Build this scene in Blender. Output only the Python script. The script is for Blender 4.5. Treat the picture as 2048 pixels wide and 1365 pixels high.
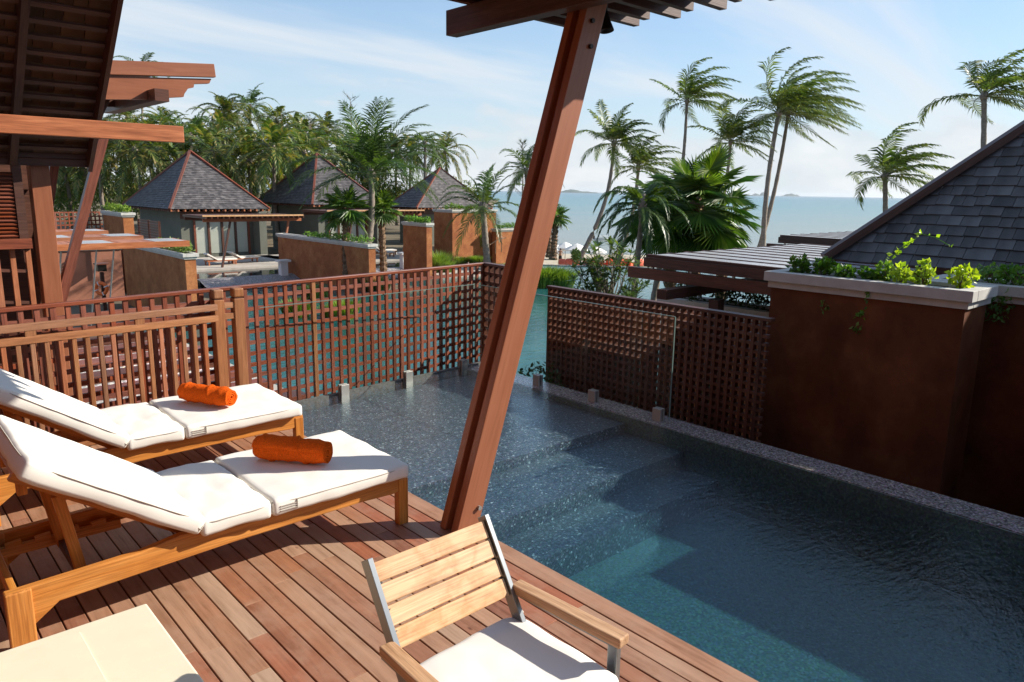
import bpy, bmesh, math, random
from mathutils import Vector, Matrix, noise
for o in list(bpy.data.objects): bpy.data.objects.remove(o, do_unlink=True)
SC = bpy.context.scene
COL = SC.collection
R = math.radians
V = Vector
# ------------------------------------------------------------------ camera
FPX = 1465.0; CAM_H = 2.05; AZ = R(47.6); PITCH = math.atan2(300, FPX); ROLL = R(1.0)
_f = V((math.cos(AZ)*math.cos(PITCH), math.sin(AZ)*math.cos(PITCH), -math.sin(PITCH)))
_r = V((math.sin(AZ), -math.cos(AZ), 0)); _u = _r.cross(_f)
CR = _r*math.cos(ROLL)+_u*math.sin(ROLL); CU = -_r*math.sin(ROLL)+_u*math.cos(ROLL); CF = _f
CP = V((0, 0, CAM_H))
cam_data = bpy.data.cameras.new('camera'); cam = bpy.data.objects.new('camera', cam_data); COL.objects.link(cam)
cam_data.sensor_width = 36; cam_data.lens = FPX/2048*36; cam_data.clip_start = 0.05; cam_data.clip_end = 80000
cam.matrix_world = Matrix(((CR.x, CU.x, -CF.x, CP.x), (CR.y, CU.y, -CF.y, CP.y), (CR.z, CU.z, -CF.z, CP.z), (0, 0, 0, 1)))
SC.camera = cam
# ------------------------------------------------------------------ sun, sky, exposure
SUN_AZ, SUN_EL = R(-28), R(30)
sun_data = bpy.data.lights.new('sun', 'SUN'); sun_data.energy = 5.0; sun_data.angle = R(0.5); sun_data.color = (1, 0.93, 0.82)
sun = bpy.data.objects.new('sun', sun_data); COL.objects.link(sun)
sdir = V((math.cos(SUN_AZ)*math.cos(SUN_EL), math.sin(SUN_AZ)*math.cos(SUN_EL), math.sin(SUN_EL)))
sun.rotation_euler = sdir.to_track_quat('Z', 'Y').to_euler(); sun.location = (8, -6, 12)
world = bpy.data.worlds.new('World'); SC.world = world; world.use_nodes = True
def world_nodes():
    nt = world.node_tree; N = nt.nodes; L = nt.links; N.clear()
    out = N.new('ShaderNodeOutputWorld'); bg = N.new('ShaderNodeBackground'); bg.inputs['Strength'].default_value = 0.086
    sky = N.new('ShaderNodeTexSky'); sky.sky_type = 'NISHITA'; sky.sun_disc = False
    sky.sun_elevation = SUN_EL; sky.sun_rotation = math.pi/2-SUN_AZ; sky.altitude = 0; sky.air_density = 1.0; sky.dust_density = 0.3; sky.ozone_density = 3.0
    tc = N.new('ShaderNodeTexCoord'); sep = N.new('ShaderNodeSeparateXYZ'); L.new(tc.outputs['Generated'], sep.inputs[0])
    def M(op, a, b=None, c=None):
        m = N.new('ShaderNodeMath'); m.operation = op
        for i, v in enumerate((a, b, c)):
            if v is None: continue
            if isinstance(v, (int, float)): m.inputs[i].default_value = v
            else: L.new(v, m.inputs[i])
        return m.outputs[0]
    zc = M('MAXIMUM', sep.outputs[2], 0.0)
    den = M('ADD', zc, 0.12)
    cx = M('DIVIDE', sep.outputs[0], den); cy = M('DIVIDE', sep.outputs[1], den)
    comb = N.new('ShaderNodeCombineXYZ'); L.new(cx, comb.inputs[0]); L.new(cy, comb.inputs[1])
    mp = N.new('ShaderNodeMapping'); mp.inputs['Rotation'].default_value = (0, 0, R(-35)); mp.inputs['Scale'].default_value = (0.45, 1.5, 1); mp.inputs['Location'].default_value = (1.3, 2.1, 0)
    L.new(comb.outputs[0], mp.inputs[0])
    n1 = N.new('ShaderNodeTexNoise'); n1.inputs['Scale'].default_value = 0.8; n1.inputs['Detail'].default_value = 7; n1.inputs['Roughness'].default_value = 0.55; n1.inputs['Distortion'].default_value = 0.5
    L.new(mp.outputs[0], n1.inputs['Vector'])
    r1 = N.new('ShaderNodeMapRange'); r1.inputs[1].default_value = 0.42; r1.inputs[2].default_value = 0.70; r1.inputs[3].default_value = 0; r1.inputs[4].default_value = 0.8; r1.interpolation_type = 'SMOOTHSTEP'
    L.new(n1.outputs[0], r1.inputs[0])
    # cumulus bank low over the sea
    mp2 = N.new('ShaderNodeMapping'); mp2.inputs['Scale'].default_value = (1, 1, 2.6); mp2.inputs['Location'].default_value = (0.35, 0.2, 0)
    L.new(tc.outputs['Generated'], mp2.inputs[0])
    n2 = N.new('ShaderNodeTexNoise'); n2.inputs['Scale'].default_value = 5.2; n2.inputs['Detail'].default_value = 9; n2.inputs['Roughness'].default_value = 0.56
    L.new(mp2.outputs[0], n2.inputs['Vector'])
    h = N.new('ShaderNodeMapRange'); h.inputs[1].default_value = 0.02; h.inputs[2].default_value = 0.2; h.inputs[3].default_value = 0.10; h.inputs[4].default_value = -0.28
    L.new(sep.outputs[2], h.inputs[0])
    s2 = M('ADD', n2.outputs[0], h.outputs[0])
    r2 = N.new('ShaderNodeMapRange'); r2.inputs[1].default_value = 0.465; r2.inputs[2].default_value = 0.55; r2.inputs[3].default_value = 0; r2.inputs[4].default_value = 0.75; r2.interpolation_type = 'SMOOTHSTEP'
    L.new(s2, r2.inputs[0])
    hz = N.new('ShaderNodeMapRange'); hz.inputs[1].default_value = 0.0; hz.inputs[2].default_value = 0.42; hz.inputs[3].default_value = 0.92; hz.inputs[4].default_value = 0.0; L.new(sep.outputs[2], hz.inputs[0])
    # the sky pales towards the sun's side
    dt = N.new('ShaderNodeVectorMath'); dt.operation = 'DOT_PRODUCT'; dt.inputs[1].default_value = tuple(sdir); L.new(tc.outputs['Generated'], dt.inputs[0])
    sd = N.new('ShaderNodeMapRange'); sd.inputs[1].default_value = -0.1; sd.inputs[2].default_value = 0.85; sd.inputs[3].default_value = 0; sd.inputs[4].default_value = 0.42; L.new(dt.outputs['Value'], sd.inputs[0])
    hs = M('MAXIMUM', hz.outputs[0], sd.outputs[0])
    hv = N.new('ShaderNodeHueSaturation'); hv.inputs['Saturation'].default_value = 1.3; hv.inputs['Value'].default_value = 1.22; L.new(sky.outputs[0], hv.inputs['Color'])
    c0 = N.new('ShaderNodeMix'); c0.data_type = 'RGBA'; c0.inputs[7].default_value = (4.7, 5.4, 6.0, 1); L.new(hs, c0.inputs[0]); L.new(hv.outputs[0], c0.inputs[6])
    c1 = N.new('ShaderNodeMix'); c1.data_type = 'RGBA'; c1.inputs[7].default_value = (5.7, 6.05, 6.4, 1)
    L.new(r1.outputs[0], c1.inputs[0]); L.new(c0.outputs[2], c1.inputs[6])
    cc = N.new('ShaderNodeMix'); cc.data_type = 'RGBA'; cc.inputs[6].default_value = (5.2, 5.6, 6.0, 1); cc.inputs[7].default_value = (6.6, 6.7, 6.8, 1)
    r3 = N.new('ShaderNodeMapRange'); r3.inputs[1].default_value = 0.54; r3.inputs[2].default_value = 0.7
    L.new(s2, r3.inputs[0]); L.new(r3.outputs[0], cc.inputs[0])
    c2 = N.new('ShaderNodeMix'); c2.data_type = 'RGBA'
    L.new(r2.outputs[0], c2.inputs[0]); L.new(c1.outputs[2], c2.inputs[6]); L.new(cc.outputs[2], c2.inputs[7])
    L.new(c2.outputs[2], bg.inputs['Color']); L.new(bg.outputs[0], out.inputs[0])
world_nodes()
SC.view_settings.view_transform = 'Standard'; SC.view_settings.look = 'None'; SC.view_settings.exposure = 0.75; SC.view_settings.gamma = 1
SC.view_settings.use_curve_mapping = False
SC.render.engine = 'CYCLES'
SC.cycles.max_bounces = 8; SC.cycles.transparent_max_bounces = 24; SC.cycles.caustics_reflective = False; SC.cycles.caustics_refractive = False
SC.cycles.sample_clamp_indirect = 6

# ------------------------------------------------------------------ surveying helpers: a sight line of the photograph met with a real plane
def ray(x, y): return CF+CR*((x-1024)/FPX)-CU*((y-682.5)/FPX)
def onz(x, y, z=0.0): d = ray(x, y); return CP+d*((z-CP.z)/d.z)
def ax(x, y, i, v): d = ray(x, y); return CP+d*((v-CP[i])/d[i])
def at(x, y, D): return CP+ray(x, y)*D
# ------------------------------------------------------------------ object helpers
WM = {}; KIDS = {}
def tag(o, label=None, cat=None, group=None, kind=None):
    if label: o['label'] = label
    if cat: o['category'] = cat
    if group: o['group'] = group
    if kind: o['kind'] = kind
    return o
def link(o, M=None, parent=None):
    COL.objects.link(o)
    M = M or Matrix.Identity(4)
    WM[o.name] = M
    if parent is not None:
        KIDS.setdefault(parent.name, []).append(o); o.parent = parent; o.matrix_local = WM[parent.name].inverted() @ M
    else: o.matrix_local = M
    return o
def empty(name, loc=(0, 0, 0), rz=0.0, label=None, cat=None, group=None, kind=None, parent=None):
    o = bpy.data.objects.new(name, None); o.empty_display_size = 0.2
    link(o, Matrix.Translation(V(loc)) @ Matrix.Rotation(rz, 4, 'Z'), parent)
    return tag(o, label, cat, group, kind)
class MB:
    def __init__(s): s.v = []; s.f = []
    def add(s, vs, fs):
        n = len(s.v); s.v += [tuple(v) for v in vs]; s.f += [tuple(i+n for i in f) for f in fs]
    def box(s, x0, y0, z0, x1, y1, z1):
        s.add([(x0, y0, z0), (x1, y0, z0), (x1, y1, z0), (x0, y1, z0), (x0, y0, z1), (x1, y0, z1), (x1, y1, z1), (x0, y1, z1)],
              [(0, 3, 2, 1), (4, 5, 6, 7), (0, 1, 5, 4), (1, 2, 6, 5), (2, 3, 7, 6), (3, 0, 4, 7)])
    def bar(s, p, q, w, h, up=(0, 0, 1)):
        M, L = frame(p, q, up)
        c = [M @ V((x, y*w/2, z*h/2)) for x in (0, L) for y, z in ((-1, -1), (1, -1), (1, 1), (-1, 1))]
        s.add(c, [(0, 1, 2, 3), (7, 6, 5, 4), (0, 4, 5, 1), (1, 5, 6, 2), (2, 6, 7, 3), (3, 7, 4, 0)])
    def quad(s, a, b, c, d): s.add([a, b, c, d], [(0, 1, 2, 3)])
    def tri(s, a, b, c): s.add([a, b, c], [(0, 1, 2)])
    def tube(s, pts, rad, n=8, cap=True):
        pts = [V(p) for p in pts]; rings = []
        for i, p in enumerate(pts):
            d = (pts[min(i+1, len(pts)-1)]-pts[max(i-1, 0)]).normalized()
            u = d.orthogonal().normalized() if abs(d.z) < .9 or True else V((1, 0, 0))
            a = V((0, 0, 1)) if abs(d.z) < .9 else V((1, 0, 0)); u = d.cross(a).normalized(); w = d.cross(u)
            r = rad[i] if isinstance(rad, (list, tuple)) else rad
            rings.append([p+(u*math.cos(2*math.pi*k/n)+w*math.sin(2*math.pi*k/n))*r for k in range(n)])
        vs = [v for ring in rings for v in ring]; fs = []
        for i in range(len(pts)-1):
            for k in range(n): fs.append((i*n+k, i*n+(k+1) % n, (i+1)*n+(k+1) % n, (i+1)*n+k))
        if cap: fs.append(tuple(range(n))[::-1]); fs.append(tuple((len(pts)-1)*n+k for k in range(n)))
        s.add(vs, fs)
    def mesh(s, name, mat=None, smooth=False):
        me = bpy.data.meshes.new(name); me.from_pydata(s.v, [], s.f); me.update()
        if mat: me.materials.append(mat)
        if smooth: me.polygons.foreach_set('use_smooth', [True]*len(me.polygons))
        return me
    def obj(s, name, mat, parent=None, smooth=False, M=None, bevel=0, label=None, cat=None, group=None, kind=None):
        o = bpy.data.objects.new(name, s.mesh(name, mat, smooth)); link(o, M, parent)
        if bevel: bevel_mod(o, bevel)
        return tag(o, label, cat, group, kind)
def bevel_mod(o, w, seg=2):
    m = o.modifiers.new('bevel', 'BEVEL'); m.width = w; m.segments = seg; m.limit_method = 'ANGLE'; m.angle_limit = R(40); m.harden_normals = False
def frame(p, q, up=(0, 0, 1)):
    p = V(p); q = V(q); x = (q-p); L = x.length; x.normalize(); up = V(up)
    if abs(x.dot(up)) > .999: up = V((0, 1, 0))
    y = up.cross(x).normalized(); z = x.cross(y)
    return Matrix(((x.x, y.x, z.x, p.x), (x.y, y.y, z.y, p.y), (x.z, y.z, z.z, p.z), (0, 0, 0, 1))), L
BOXC = {}
def bar(name, p, q, w, h, mat, parent=None, up=(0, 0, 1), bevel=0, **kw):
    """a straight piece from p to q, grain along its length; alike pieces share their mesh"""
    M, L = frame(p, q, up)
    key = (round(L, 3), round(w, 3), round(h, 3), mat.name)
    if key not in BOXC:
        mb = MB(); mb.box(0, -w/2, -h/2, L, w/2, h/2); BOXC[key] = mb.mesh(name, mat)
    o = bpy.data.objects.new(name, BOXC[key]); link(o, M, parent)
    if bevel: bevel_mod(o, bevel)
    return tag(o, **kw)
def block(name, x0, y0, z0, x1, y1, z1, mat, parent=None, bevel=0, **kw):
    """an upright block, mesh local to its own centre"""
    mb = MB(); a, b, c = (x1-x0)/2, (y1-y0)/2, (z1-z0)/2; mb.box(-a, -b, -c, a, b, c)
    return mb.obj(name, mat, parent, M=Matrix.Translation(((x0+x1)/2, (y0+y1)/2, (z0+z1)/2)), bevel=bevel, **kw)
def copy_tree(o, M, **kw):
    """copy a thing with its parts and their sub-parts, moved to M"""
    c = o.copy(); link(c, M)
    for k, v in kw.items(): c[k] = v
    T = M @ WM[o.name].inverted()
    for ch in KIDS.get(o.name, []):
        d = ch.copy(); link(d, T @ WM[ch.name], c)
        for g in KIDS.get(ch.name, []):
            e = g.copy(); link(e, T @ WM[g.name], d)
    return c
# ------------------------------------------------------------------ materials
def newmat(name):
    m = bpy.data.materials.new(name); m.use_nodes = True; nt = m.node_tree; b = nt.nodes['Principled BSDF']
    return m, nt, nt.nodes, nt.links, b
def ramp(N, stops, interp='LINEAR'):
    r = N.new('ShaderNodeValToRGB'); e = r.color_ramp.elements; r.color_ramp.interpolation = interp
    while len(e) > 1: e.remove(e[-1])
    e[0].position = stops[0][0]; e[0].color = (*stops[0][1], 1)
    for p, c in stops[1:]: k = e.new(p); k.color = (*c, 1)
    return r
def hsv_jitter(N, L, col, rnd, amt_v, amt_s=0.0, amt_h=0.0):
    h = N.new('ShaderNodeHueSaturation'); L.new(col, h.inputs['Color'])
    m = N.new('ShaderNodeMapRange'); m.inputs[3].default_value = 1-amt_v; m.inputs[4].default_value = 1+amt_v; L.new(rnd, m.inputs[0]); L.new(m.outputs[0], h.inputs['Value'])
    if amt_s:
        w = N.new('ShaderNodeMath'); w.operation = 'FRACT'; k = N.new('ShaderNodeMath'); k.operation = 'MULTIPLY'; k.inputs[1].default_value = 7.31; L.new(rnd, k.inputs[0]); L.new(k.outputs[0], w.inputs[0])
        s = N.new('ShaderNodeMapRange'); s.inputs[3].default_value = 1-amt_s; s.inputs[4].default_value = 1+amt_s*.4; L.new(w.outputs[0], s.inputs[0]); L.new(s.outputs[0], h.inputs['Saturation'])
    if amt_h:
        w = N.new('ShaderNodeMath'); w.operation = 'FRACT'; k = N.new('ShaderNodeMath'); k.operation = 'MULTIPLY'; k.inputs[1].default_value = 13.7; L.new(rnd, k.inputs[0]); L.new(k.outputs[0], w.inputs[0])
        s = N.new('ShaderNodeMapRange'); s.inputs[3].default_value = .5-amt_h; s.inputs[4].default_value = .5+amt_h; L.new(w.outputs[0], s.inputs[0]); L.new(s.outputs[0], h.inputs['Hue'])
    return h.outputs[0]
def wood(name, dark, mid, light, rough=0.5, jit=0.12, jits=0.1, scale=1.0, spec=0.35, bump=0.15, stain=0.0, fine=.55):
    m, nt, N, L, b = newmat(name)
    tc = N.new('ShaderNodeTexCoord'); oi = N.new('ShaderNodeObjectInfo')
    off = N.new('ShaderNodeVectorMath'); off.operation = 'SCALE'; cb = N.new('ShaderNodeCombineXYZ')
    for i in range(3): L.new(oi.outputs['Random'], cb.inputs[i])
    L.new(cb.outputs[0], off.inputs[0]); off.inputs['Scale'].default_value = 37.0
    add = N.new('ShaderNodeVectorMath'); L.new(tc.outputs['Object'], add.inputs[0]); L.new(off.outputs[0], add.inputs[1])
    mp = N.new('ShaderNodeMapping'); mp.inputs['Scale'].default_value = (1.3*scale, 16*scale, 16*scale); L.new(add.outputs[0], mp.inputs[0])
    n = N.new('ShaderNodeTexNoise'); n.inputs['Scale'].default_value = 1.6; n.inputs['Detail'].default_value = 6; n.inputs['Roughness'].default_value = .62; n.inputs['Distortion'].default_value = .6
    L.new(mp.outputs[0], n.inputs['Vector'])
    r = ramp(N, [(0.28, dark), (0.5, mid), (0.72, light)]); L.new(n.outputs[0], r.inputs[0])
    mp2 = N.new('ShaderNodeMapping'); mp2.inputs['Scale'].default_value = (6*scale, 160*scale, 160*scale); L.new(add.outputs[0], mp2.inputs[0])
    n2 = N.new('ShaderNodeTexNoise'); n2.inputs['Scale'].default_value = 1.0; n2.inputs['Detail'].default_value = 2; L.new(mp2.outputs[0], n2.inputs['Vector'])
    mix = N.new('ShaderNodeMix'); mix.data_type = 'RGBA'; mix.blend_type = 'MULTIPLY'; mix.inputs[0].default_value = fine
    r2 = ramp(N, [(0.35, (.6, .58, .55)), (0.6, (1.1, 1.1, 1.1))]); L.new(n2.outputs[0], r2.inputs[0]); L.new(r.outputs[0], mix.inputs[6]); L.new(r2.outputs[0], mix.inputs[7])
    col = mix.outputs[2]
    if stain:
        n3 = N.new('ShaderNodeTexNoise'); n3.inputs['Scale'].default_value = 5; n3.inputs['Detail'].default_value = 4; L.new(add.outputs[0], n3.inputs['Vector'])
        r3 = ramp(N, [(0.44, (1, 1, 1)), (0.52, (.82, .66, .5)), (0.56, (1, 1, 1))]); L.new(n3.outputs[0], r3.inputs[0])
        mx = N.new('ShaderNodeMix'); mx.data_type = 'RGBA'; mx.blend_type = 'MULTIPLY'; mx.inputs[0].default_value = stain; L.new(col, mx.inputs[6]); L.new(r3.outputs[0], mx.inputs[7]); col = mx.outputs[2]
    col = hsv_jitter(N, L, col, oi.outputs['Random'], jit, jits)
    L.new(col, b.inputs['Base Color']); b.inputs['Roughness'].default_value = rough; b.inputs['Specular IOR Level'].default_value = spec
    bm = N.new('ShaderNodeBump'); bm.inputs['Strength'].default_value = bump; bm.inputs['Distance'].default_value = .004; L.new(n2.outputs[0], bm.inputs['Height']); L.new(bm.outputs[0], b.inputs['Normal'])
    return m
def plain(name, col, rough=0.6, spec=0.3, metal=0.0, noise_scale=0, noise_amt=0.15, bump=0, jit=0, coords='Object'):
    m, nt, N, L, b = newmat(name); b.inputs['Roughness'].default_value = rough; b.inputs['Specular IOR Level'].default_value = spec; b.inputs['Metallic'].default_value = metal
    c = None
    if noise_scale:
        tc = N.new('ShaderNodeTexCoord'); n = N.new('ShaderNodeTexNoise'); n.inputs['Scale'].default_value = noise_scale; n.inputs['Detail'].default_value = 6; n.inputs['Roughness'].default_value = .6
        L.new(tc.outputs[coords], n.inputs['Vector'])
        r = ramp(N, [(0.3, tuple(v*(1-noise_amt) for v in col)), (0.7, tuple(min(1, v*(1+noise_amt)) for v in col))]); L.new(n.outputs[0], r.inputs[0]); c = r.outputs[0]
        if bump:
            bm = N.new('ShaderNodeBump'); bm.inputs['Strength'].default_value = bump; bm.inputs['Distance'].default_value = .01; L.new(n.outputs[0], bm.inputs['Height']); L.new(bm.outputs[0], b.inputs['Normal'])
    if jit:
        oi = N.new('ShaderNodeObjectInfo')
        if c is None: rgb = N.new('ShaderNodeRGB'); rgb.outputs[0].default_value = (*col, 1); c = rgb.outputs[0]
        c = hsv_jitter(N, L, c, oi.outputs['Random'], jit, 0.1)
    if c is not None: L.new(c, b.inputs['Base Color'])
    else: b.inputs['Base Color'].default_value = (*col, 1)
    return m
def leafmat(name, cols, rough=.45, trans=0.35, nscale=1.5, jit=.15, spec=.4):
    m, nt, N, L, b = newmat(name)
    g = N.new('ShaderNodeNewGeometry'); oi = N.new('ShaderNodeObjectInfo')
    r = ramp(N, [(i/(len(cols)-1), c) for i, c in enumerate(cols)]); L.new(g.outputs['Random Per Island'], r.inputs[0])
    tc = N.new('ShaderNodeTexCoord'); n = N.new('ShaderNodeTexNoise'); n.inputs['Scale'].default_value = nscale; L.new(tc.outputs['Object'], n.inputs['Vector'])
    r2 = ramp(N, [(0.3, (.7, .72, .7)), (0.7, (1.25, 1.22, 1.1))]); L.new(n.outputs[0], r2.inputs[0])
    mx = N.new('ShaderNodeMix'); mx.data_type = 'RGBA'; mx.blend_type = 'MULTIPLY'; mx.inputs[0].default_value = 1; L.new(r.outputs[0], mx.inputs[6]); L.new(r2.outputs[0], mx.inputs[7])
    col = hsv_jitter(N, L, mx.outputs[2], oi.outputs['Random'], jit, 0.1, .012)
    L.new(col, b.inputs['Base Color']); b.inputs['Roughness'].default_value = rough; b.inputs['Specular IOR Level'].default_value = spec
    t = N.new('ShaderNodeBsdfTranslucent'); br = N.new('ShaderNodeMix'); br.data_type = 'RGBA'; br.blend_type = 'MULTIPLY'; br.inputs[0].default_value = 1; br.inputs[7].default_value = (1.5, 1.5, .5, 1); L.new(col, br.inputs[6]); L.new(br.outputs[2], t.inputs[0])
    ms = N.new('ShaderNodeMixShader'); ms.inputs[0].default_value = trans; L.new(b.outputs[0], ms.inputs[1]); L.new(t.outputs[0], ms.inputs[2])
    L.new(ms.outputs[0], N['Material Output'].inputs[0])
    return m
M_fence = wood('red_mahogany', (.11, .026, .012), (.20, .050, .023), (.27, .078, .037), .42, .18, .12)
M_fence2 = wood('shade_darkened_mahogany', (.058, .020, .012), (.10, .034, .019), (.145, .052, .03), .45, .2, .12)  # base colour darkened to stand for the deep shade on the lattices
M_post = wood('oiled_post_wood', (.255, .082, .036), (.29, .098, .044), (.33, .118, .056), .36, .04, .05, scale=.6, fine=.2, bump=.05)
M_gate = wood('gate_teak', (.20, .078, .031), (.30, .125, .052), (.39, .18, .08), .5, .1, .1)
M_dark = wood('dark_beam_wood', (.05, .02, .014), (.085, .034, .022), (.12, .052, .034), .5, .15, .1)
M_canopyw = wood('canopy_orange_wood', (.26, .09, .035), (.36, .14, .06), (.45, .2, .09), .6, .08, .08)
M_beam = wood('warm_beam_wood', (.24, .075, .03), (.38, .13, .055), (.52, .20, .09), .5, .08, .08, scale=.7)
M_teak = wood('lounger_teak', (.36, .125, .022), (.52, .20, .038), (.62, .28, .07), .4, .06, .06, scale=.8)
M_pale = wood('pale_chair_wood', (.50, .285, .14), (.61, .37, .19), (.69, .44, .25), .55, .04, .05, stain=.7)
M_arm = wood('armrest_wood', (.33, .17, .08), (.47, .27, .14), (.58, .36, .2), .5, .05, .05, scale=1.4)
M_steel = plain('brushed_steel', (.40, .385, .36), .42, .5, .7)
M_steel2 = plain('satin_chair_steel', (.27, .28, .285), .36, .5, .9)
M_fabric = plain('cream_canvas', (.74, .71, .65), .85, .1, noise_scale=2.5, noise_amt=.03)
M_piping = plain('cream_piping', (.42, .38, .33), .9, .1)
M_towel = plain('orange_terry', (.70, .105, .010), 1.0, .03, noise_scale=140, noise_amt=.3, bump=1.0)
M_table = plain('cream_table_top', (.70, .63, .47), .42, .35, noise_scale=9, noise_amt=.035)
M_cap = plain('pale_cast_stone', (.50, .48, .44), .8, .2, noise_scale=5, noise_amt=.14, bump=.15)
M_soil = plain('planter_soil', (.05, .035, .025), .95, .1)
M_grayw = plain('grey_green_render', (.13, .135, .11), .8, .2, noise_scale=1.2, noise_amt=.12)
M_white = plain('white_paint', (.76, .75, .72), .6, .3, noise_scale=3, noise_amt=.04)
M_bronze = plain('dark_bronze', (.03, .025, .022), .35, .5, .7)
M_curtain = plain('cream_curtain', (.80, .78, .70), .8, .1)
M_canvasw = plain('umbrella_canvas', (.82, .80, .76), .8, .1)
M_ring = plain('life_ring_orange', (.85, .16, .03), .5, .4)
M_bean = plain('beanbag_coral', (.75, .12, .05), .7, .2, jit=.3)
M_skin = plain('tanned_skin', (.38, .19, .11), .55, .3)
M_trunk = plain('palm_bark', (.23, .19, .155), .9, .1, noise_scale=7, noise_amt=.35, bump=.8)
M_shag = plain('fan_palm_bark', (.19, .12, .075), .95, .1, noise_scale=9, noise_amt=.5, bump=1)
M_branch = plain('shrub_branch', (.20, .17, .13), .9, .1)
M_coco = plain('young_coconut', (.42, .30, .04), .5, .3, jit=.3)
M_palm = leafmat('coconut_frond', [(.035, .07, .014), (.06, .115, .022), (.10, .16, .035)], .4, .35)
M_palmdk = leafmat('grove_frond', [(.04, .075, .014), (.075, .125, .024), (.15, .185, .04), (.26, .20, .07)], .45, .3)
M_palmw = leafmat('windblown_frond', [(.045, .085, .018), (.085, .14, .03), (.17, .20, .05)], .4, .42)
M_fan = leafmat('fan_palm_leaf', [(.05, .11, .016), (.10, .19, .025), (.20, .28, .05)], .38, .45)
M_dead = leafmat('dry_palm_skirt', [(.28, .18, .08), (.2, .13, .06)], .8, .2)
M_grass = leafmat('ornamental_grass', [(.08, .16, .02), (.17, .27, .035), (.29, .38, .08)], .5, .35)
M_herb = leafmat('planter_herb', [(.05, .13, .015), (.10, .23, .03), (.20, .36, .04)], .45, .4)
M_lime = leafmat('lime_foliage', [(.18, .32, .02), (.30, .44, .03), (.42, .52, .05)], .45, .45)
M_shrub = leafmat('dark_shrub_leaf', [(.02, .05, .015), (.035, .08, .02), (.06, .12, .03)], .35, .25)
M_shrub2 = leafmat('narrow_shrub_leaf', [(.045, .09, .025), (.08, .14, .04), (.16, .21, .08)], .3, .3)
M_pink = plain('pinkish_render', (.29, .125, .08), .85, .15, noise_scale=1.5, noise_amt=.18)
M_casu = leafmat('casuarina_needle', [(.03, .055, .02), (.055, .085, .03)], .6, .3)
def stucco_mat():
    m, nt, N, L, b = newmat('ochre_stucco'); tc = N.new('ShaderNodeTexCoord')
    n = N.new('ShaderNodeTexNoise'); n.inputs['Scale'].default_value = 1.6; n.inputs['Detail'].default_value = 8; n.inputs['Roughness'].default_value = .68; L.new(tc.outputs['Object'], n.inputs['Vector'])
    r = ramp(N, [(0.3, (.24, .075, .030)), (0.5, (.35, .13, .048)), (0.7, (.45, .19, .075))]); L.new(n.outputs[0], r.inputs[0])
    n2 = N.new('ShaderNodeTexNoise'); n2.inputs['Scale'].default_value = 14; n2.inputs['Detail'].default_value = 5; L.new(tc.outputs['Object'], n2.inputs['Vector'])
    r2 = ramp(N, [(0.35, (.85, .83, .8)), (0.65, (1.1, 1.1, 1.1))]); L.new(n2.outputs[0], r2.inputs[0])
    mx = N.new('ShaderNodeMix'); mx.data_type = 'RGBA'; mx.blend_type = 'MULTIPLY'; mx.inputs[0].default_value = 1; L.new(r.outputs[0], mx.inputs[6]); L.new(r2.outputs[0], mx.inputs[7]); L.new(mx.outputs[2], b.inputs['Base Color'])
    b.inputs['Roughness'].default_value = .8; b.inputs['Specular IOR Level'].default_value = .2
    bm = N.new('ShaderNodeBump'); bm.inputs['Strength'].default_value = .2; bm.inputs['Distance'].default_value = .01; L.new(n2.outputs[0], bm.inputs['Height']); L.new(bm.outputs[0], b.inputs['Normal'])
    return m
M_stucco = stucco_mat()
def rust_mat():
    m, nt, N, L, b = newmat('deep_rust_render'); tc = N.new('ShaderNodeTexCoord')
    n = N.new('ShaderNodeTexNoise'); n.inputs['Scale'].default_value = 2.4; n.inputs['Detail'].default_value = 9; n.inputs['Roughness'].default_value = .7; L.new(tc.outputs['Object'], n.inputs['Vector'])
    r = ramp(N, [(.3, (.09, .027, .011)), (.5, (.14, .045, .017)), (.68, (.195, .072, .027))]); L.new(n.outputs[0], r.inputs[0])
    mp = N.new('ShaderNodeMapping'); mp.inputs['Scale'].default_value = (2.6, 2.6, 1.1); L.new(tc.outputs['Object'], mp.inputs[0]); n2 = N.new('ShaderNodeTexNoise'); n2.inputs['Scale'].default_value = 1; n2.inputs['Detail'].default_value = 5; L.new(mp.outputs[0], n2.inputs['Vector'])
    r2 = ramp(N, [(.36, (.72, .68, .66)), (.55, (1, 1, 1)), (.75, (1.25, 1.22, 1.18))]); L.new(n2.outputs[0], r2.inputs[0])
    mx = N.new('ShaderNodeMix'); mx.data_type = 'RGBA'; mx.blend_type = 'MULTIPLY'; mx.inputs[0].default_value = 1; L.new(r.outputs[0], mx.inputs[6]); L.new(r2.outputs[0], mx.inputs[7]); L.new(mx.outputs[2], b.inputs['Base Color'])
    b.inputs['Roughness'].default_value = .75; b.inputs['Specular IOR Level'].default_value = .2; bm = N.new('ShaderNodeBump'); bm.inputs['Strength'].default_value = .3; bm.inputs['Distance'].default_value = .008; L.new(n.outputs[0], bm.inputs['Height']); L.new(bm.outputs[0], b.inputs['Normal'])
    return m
M_rust = rust_mat()
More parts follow.
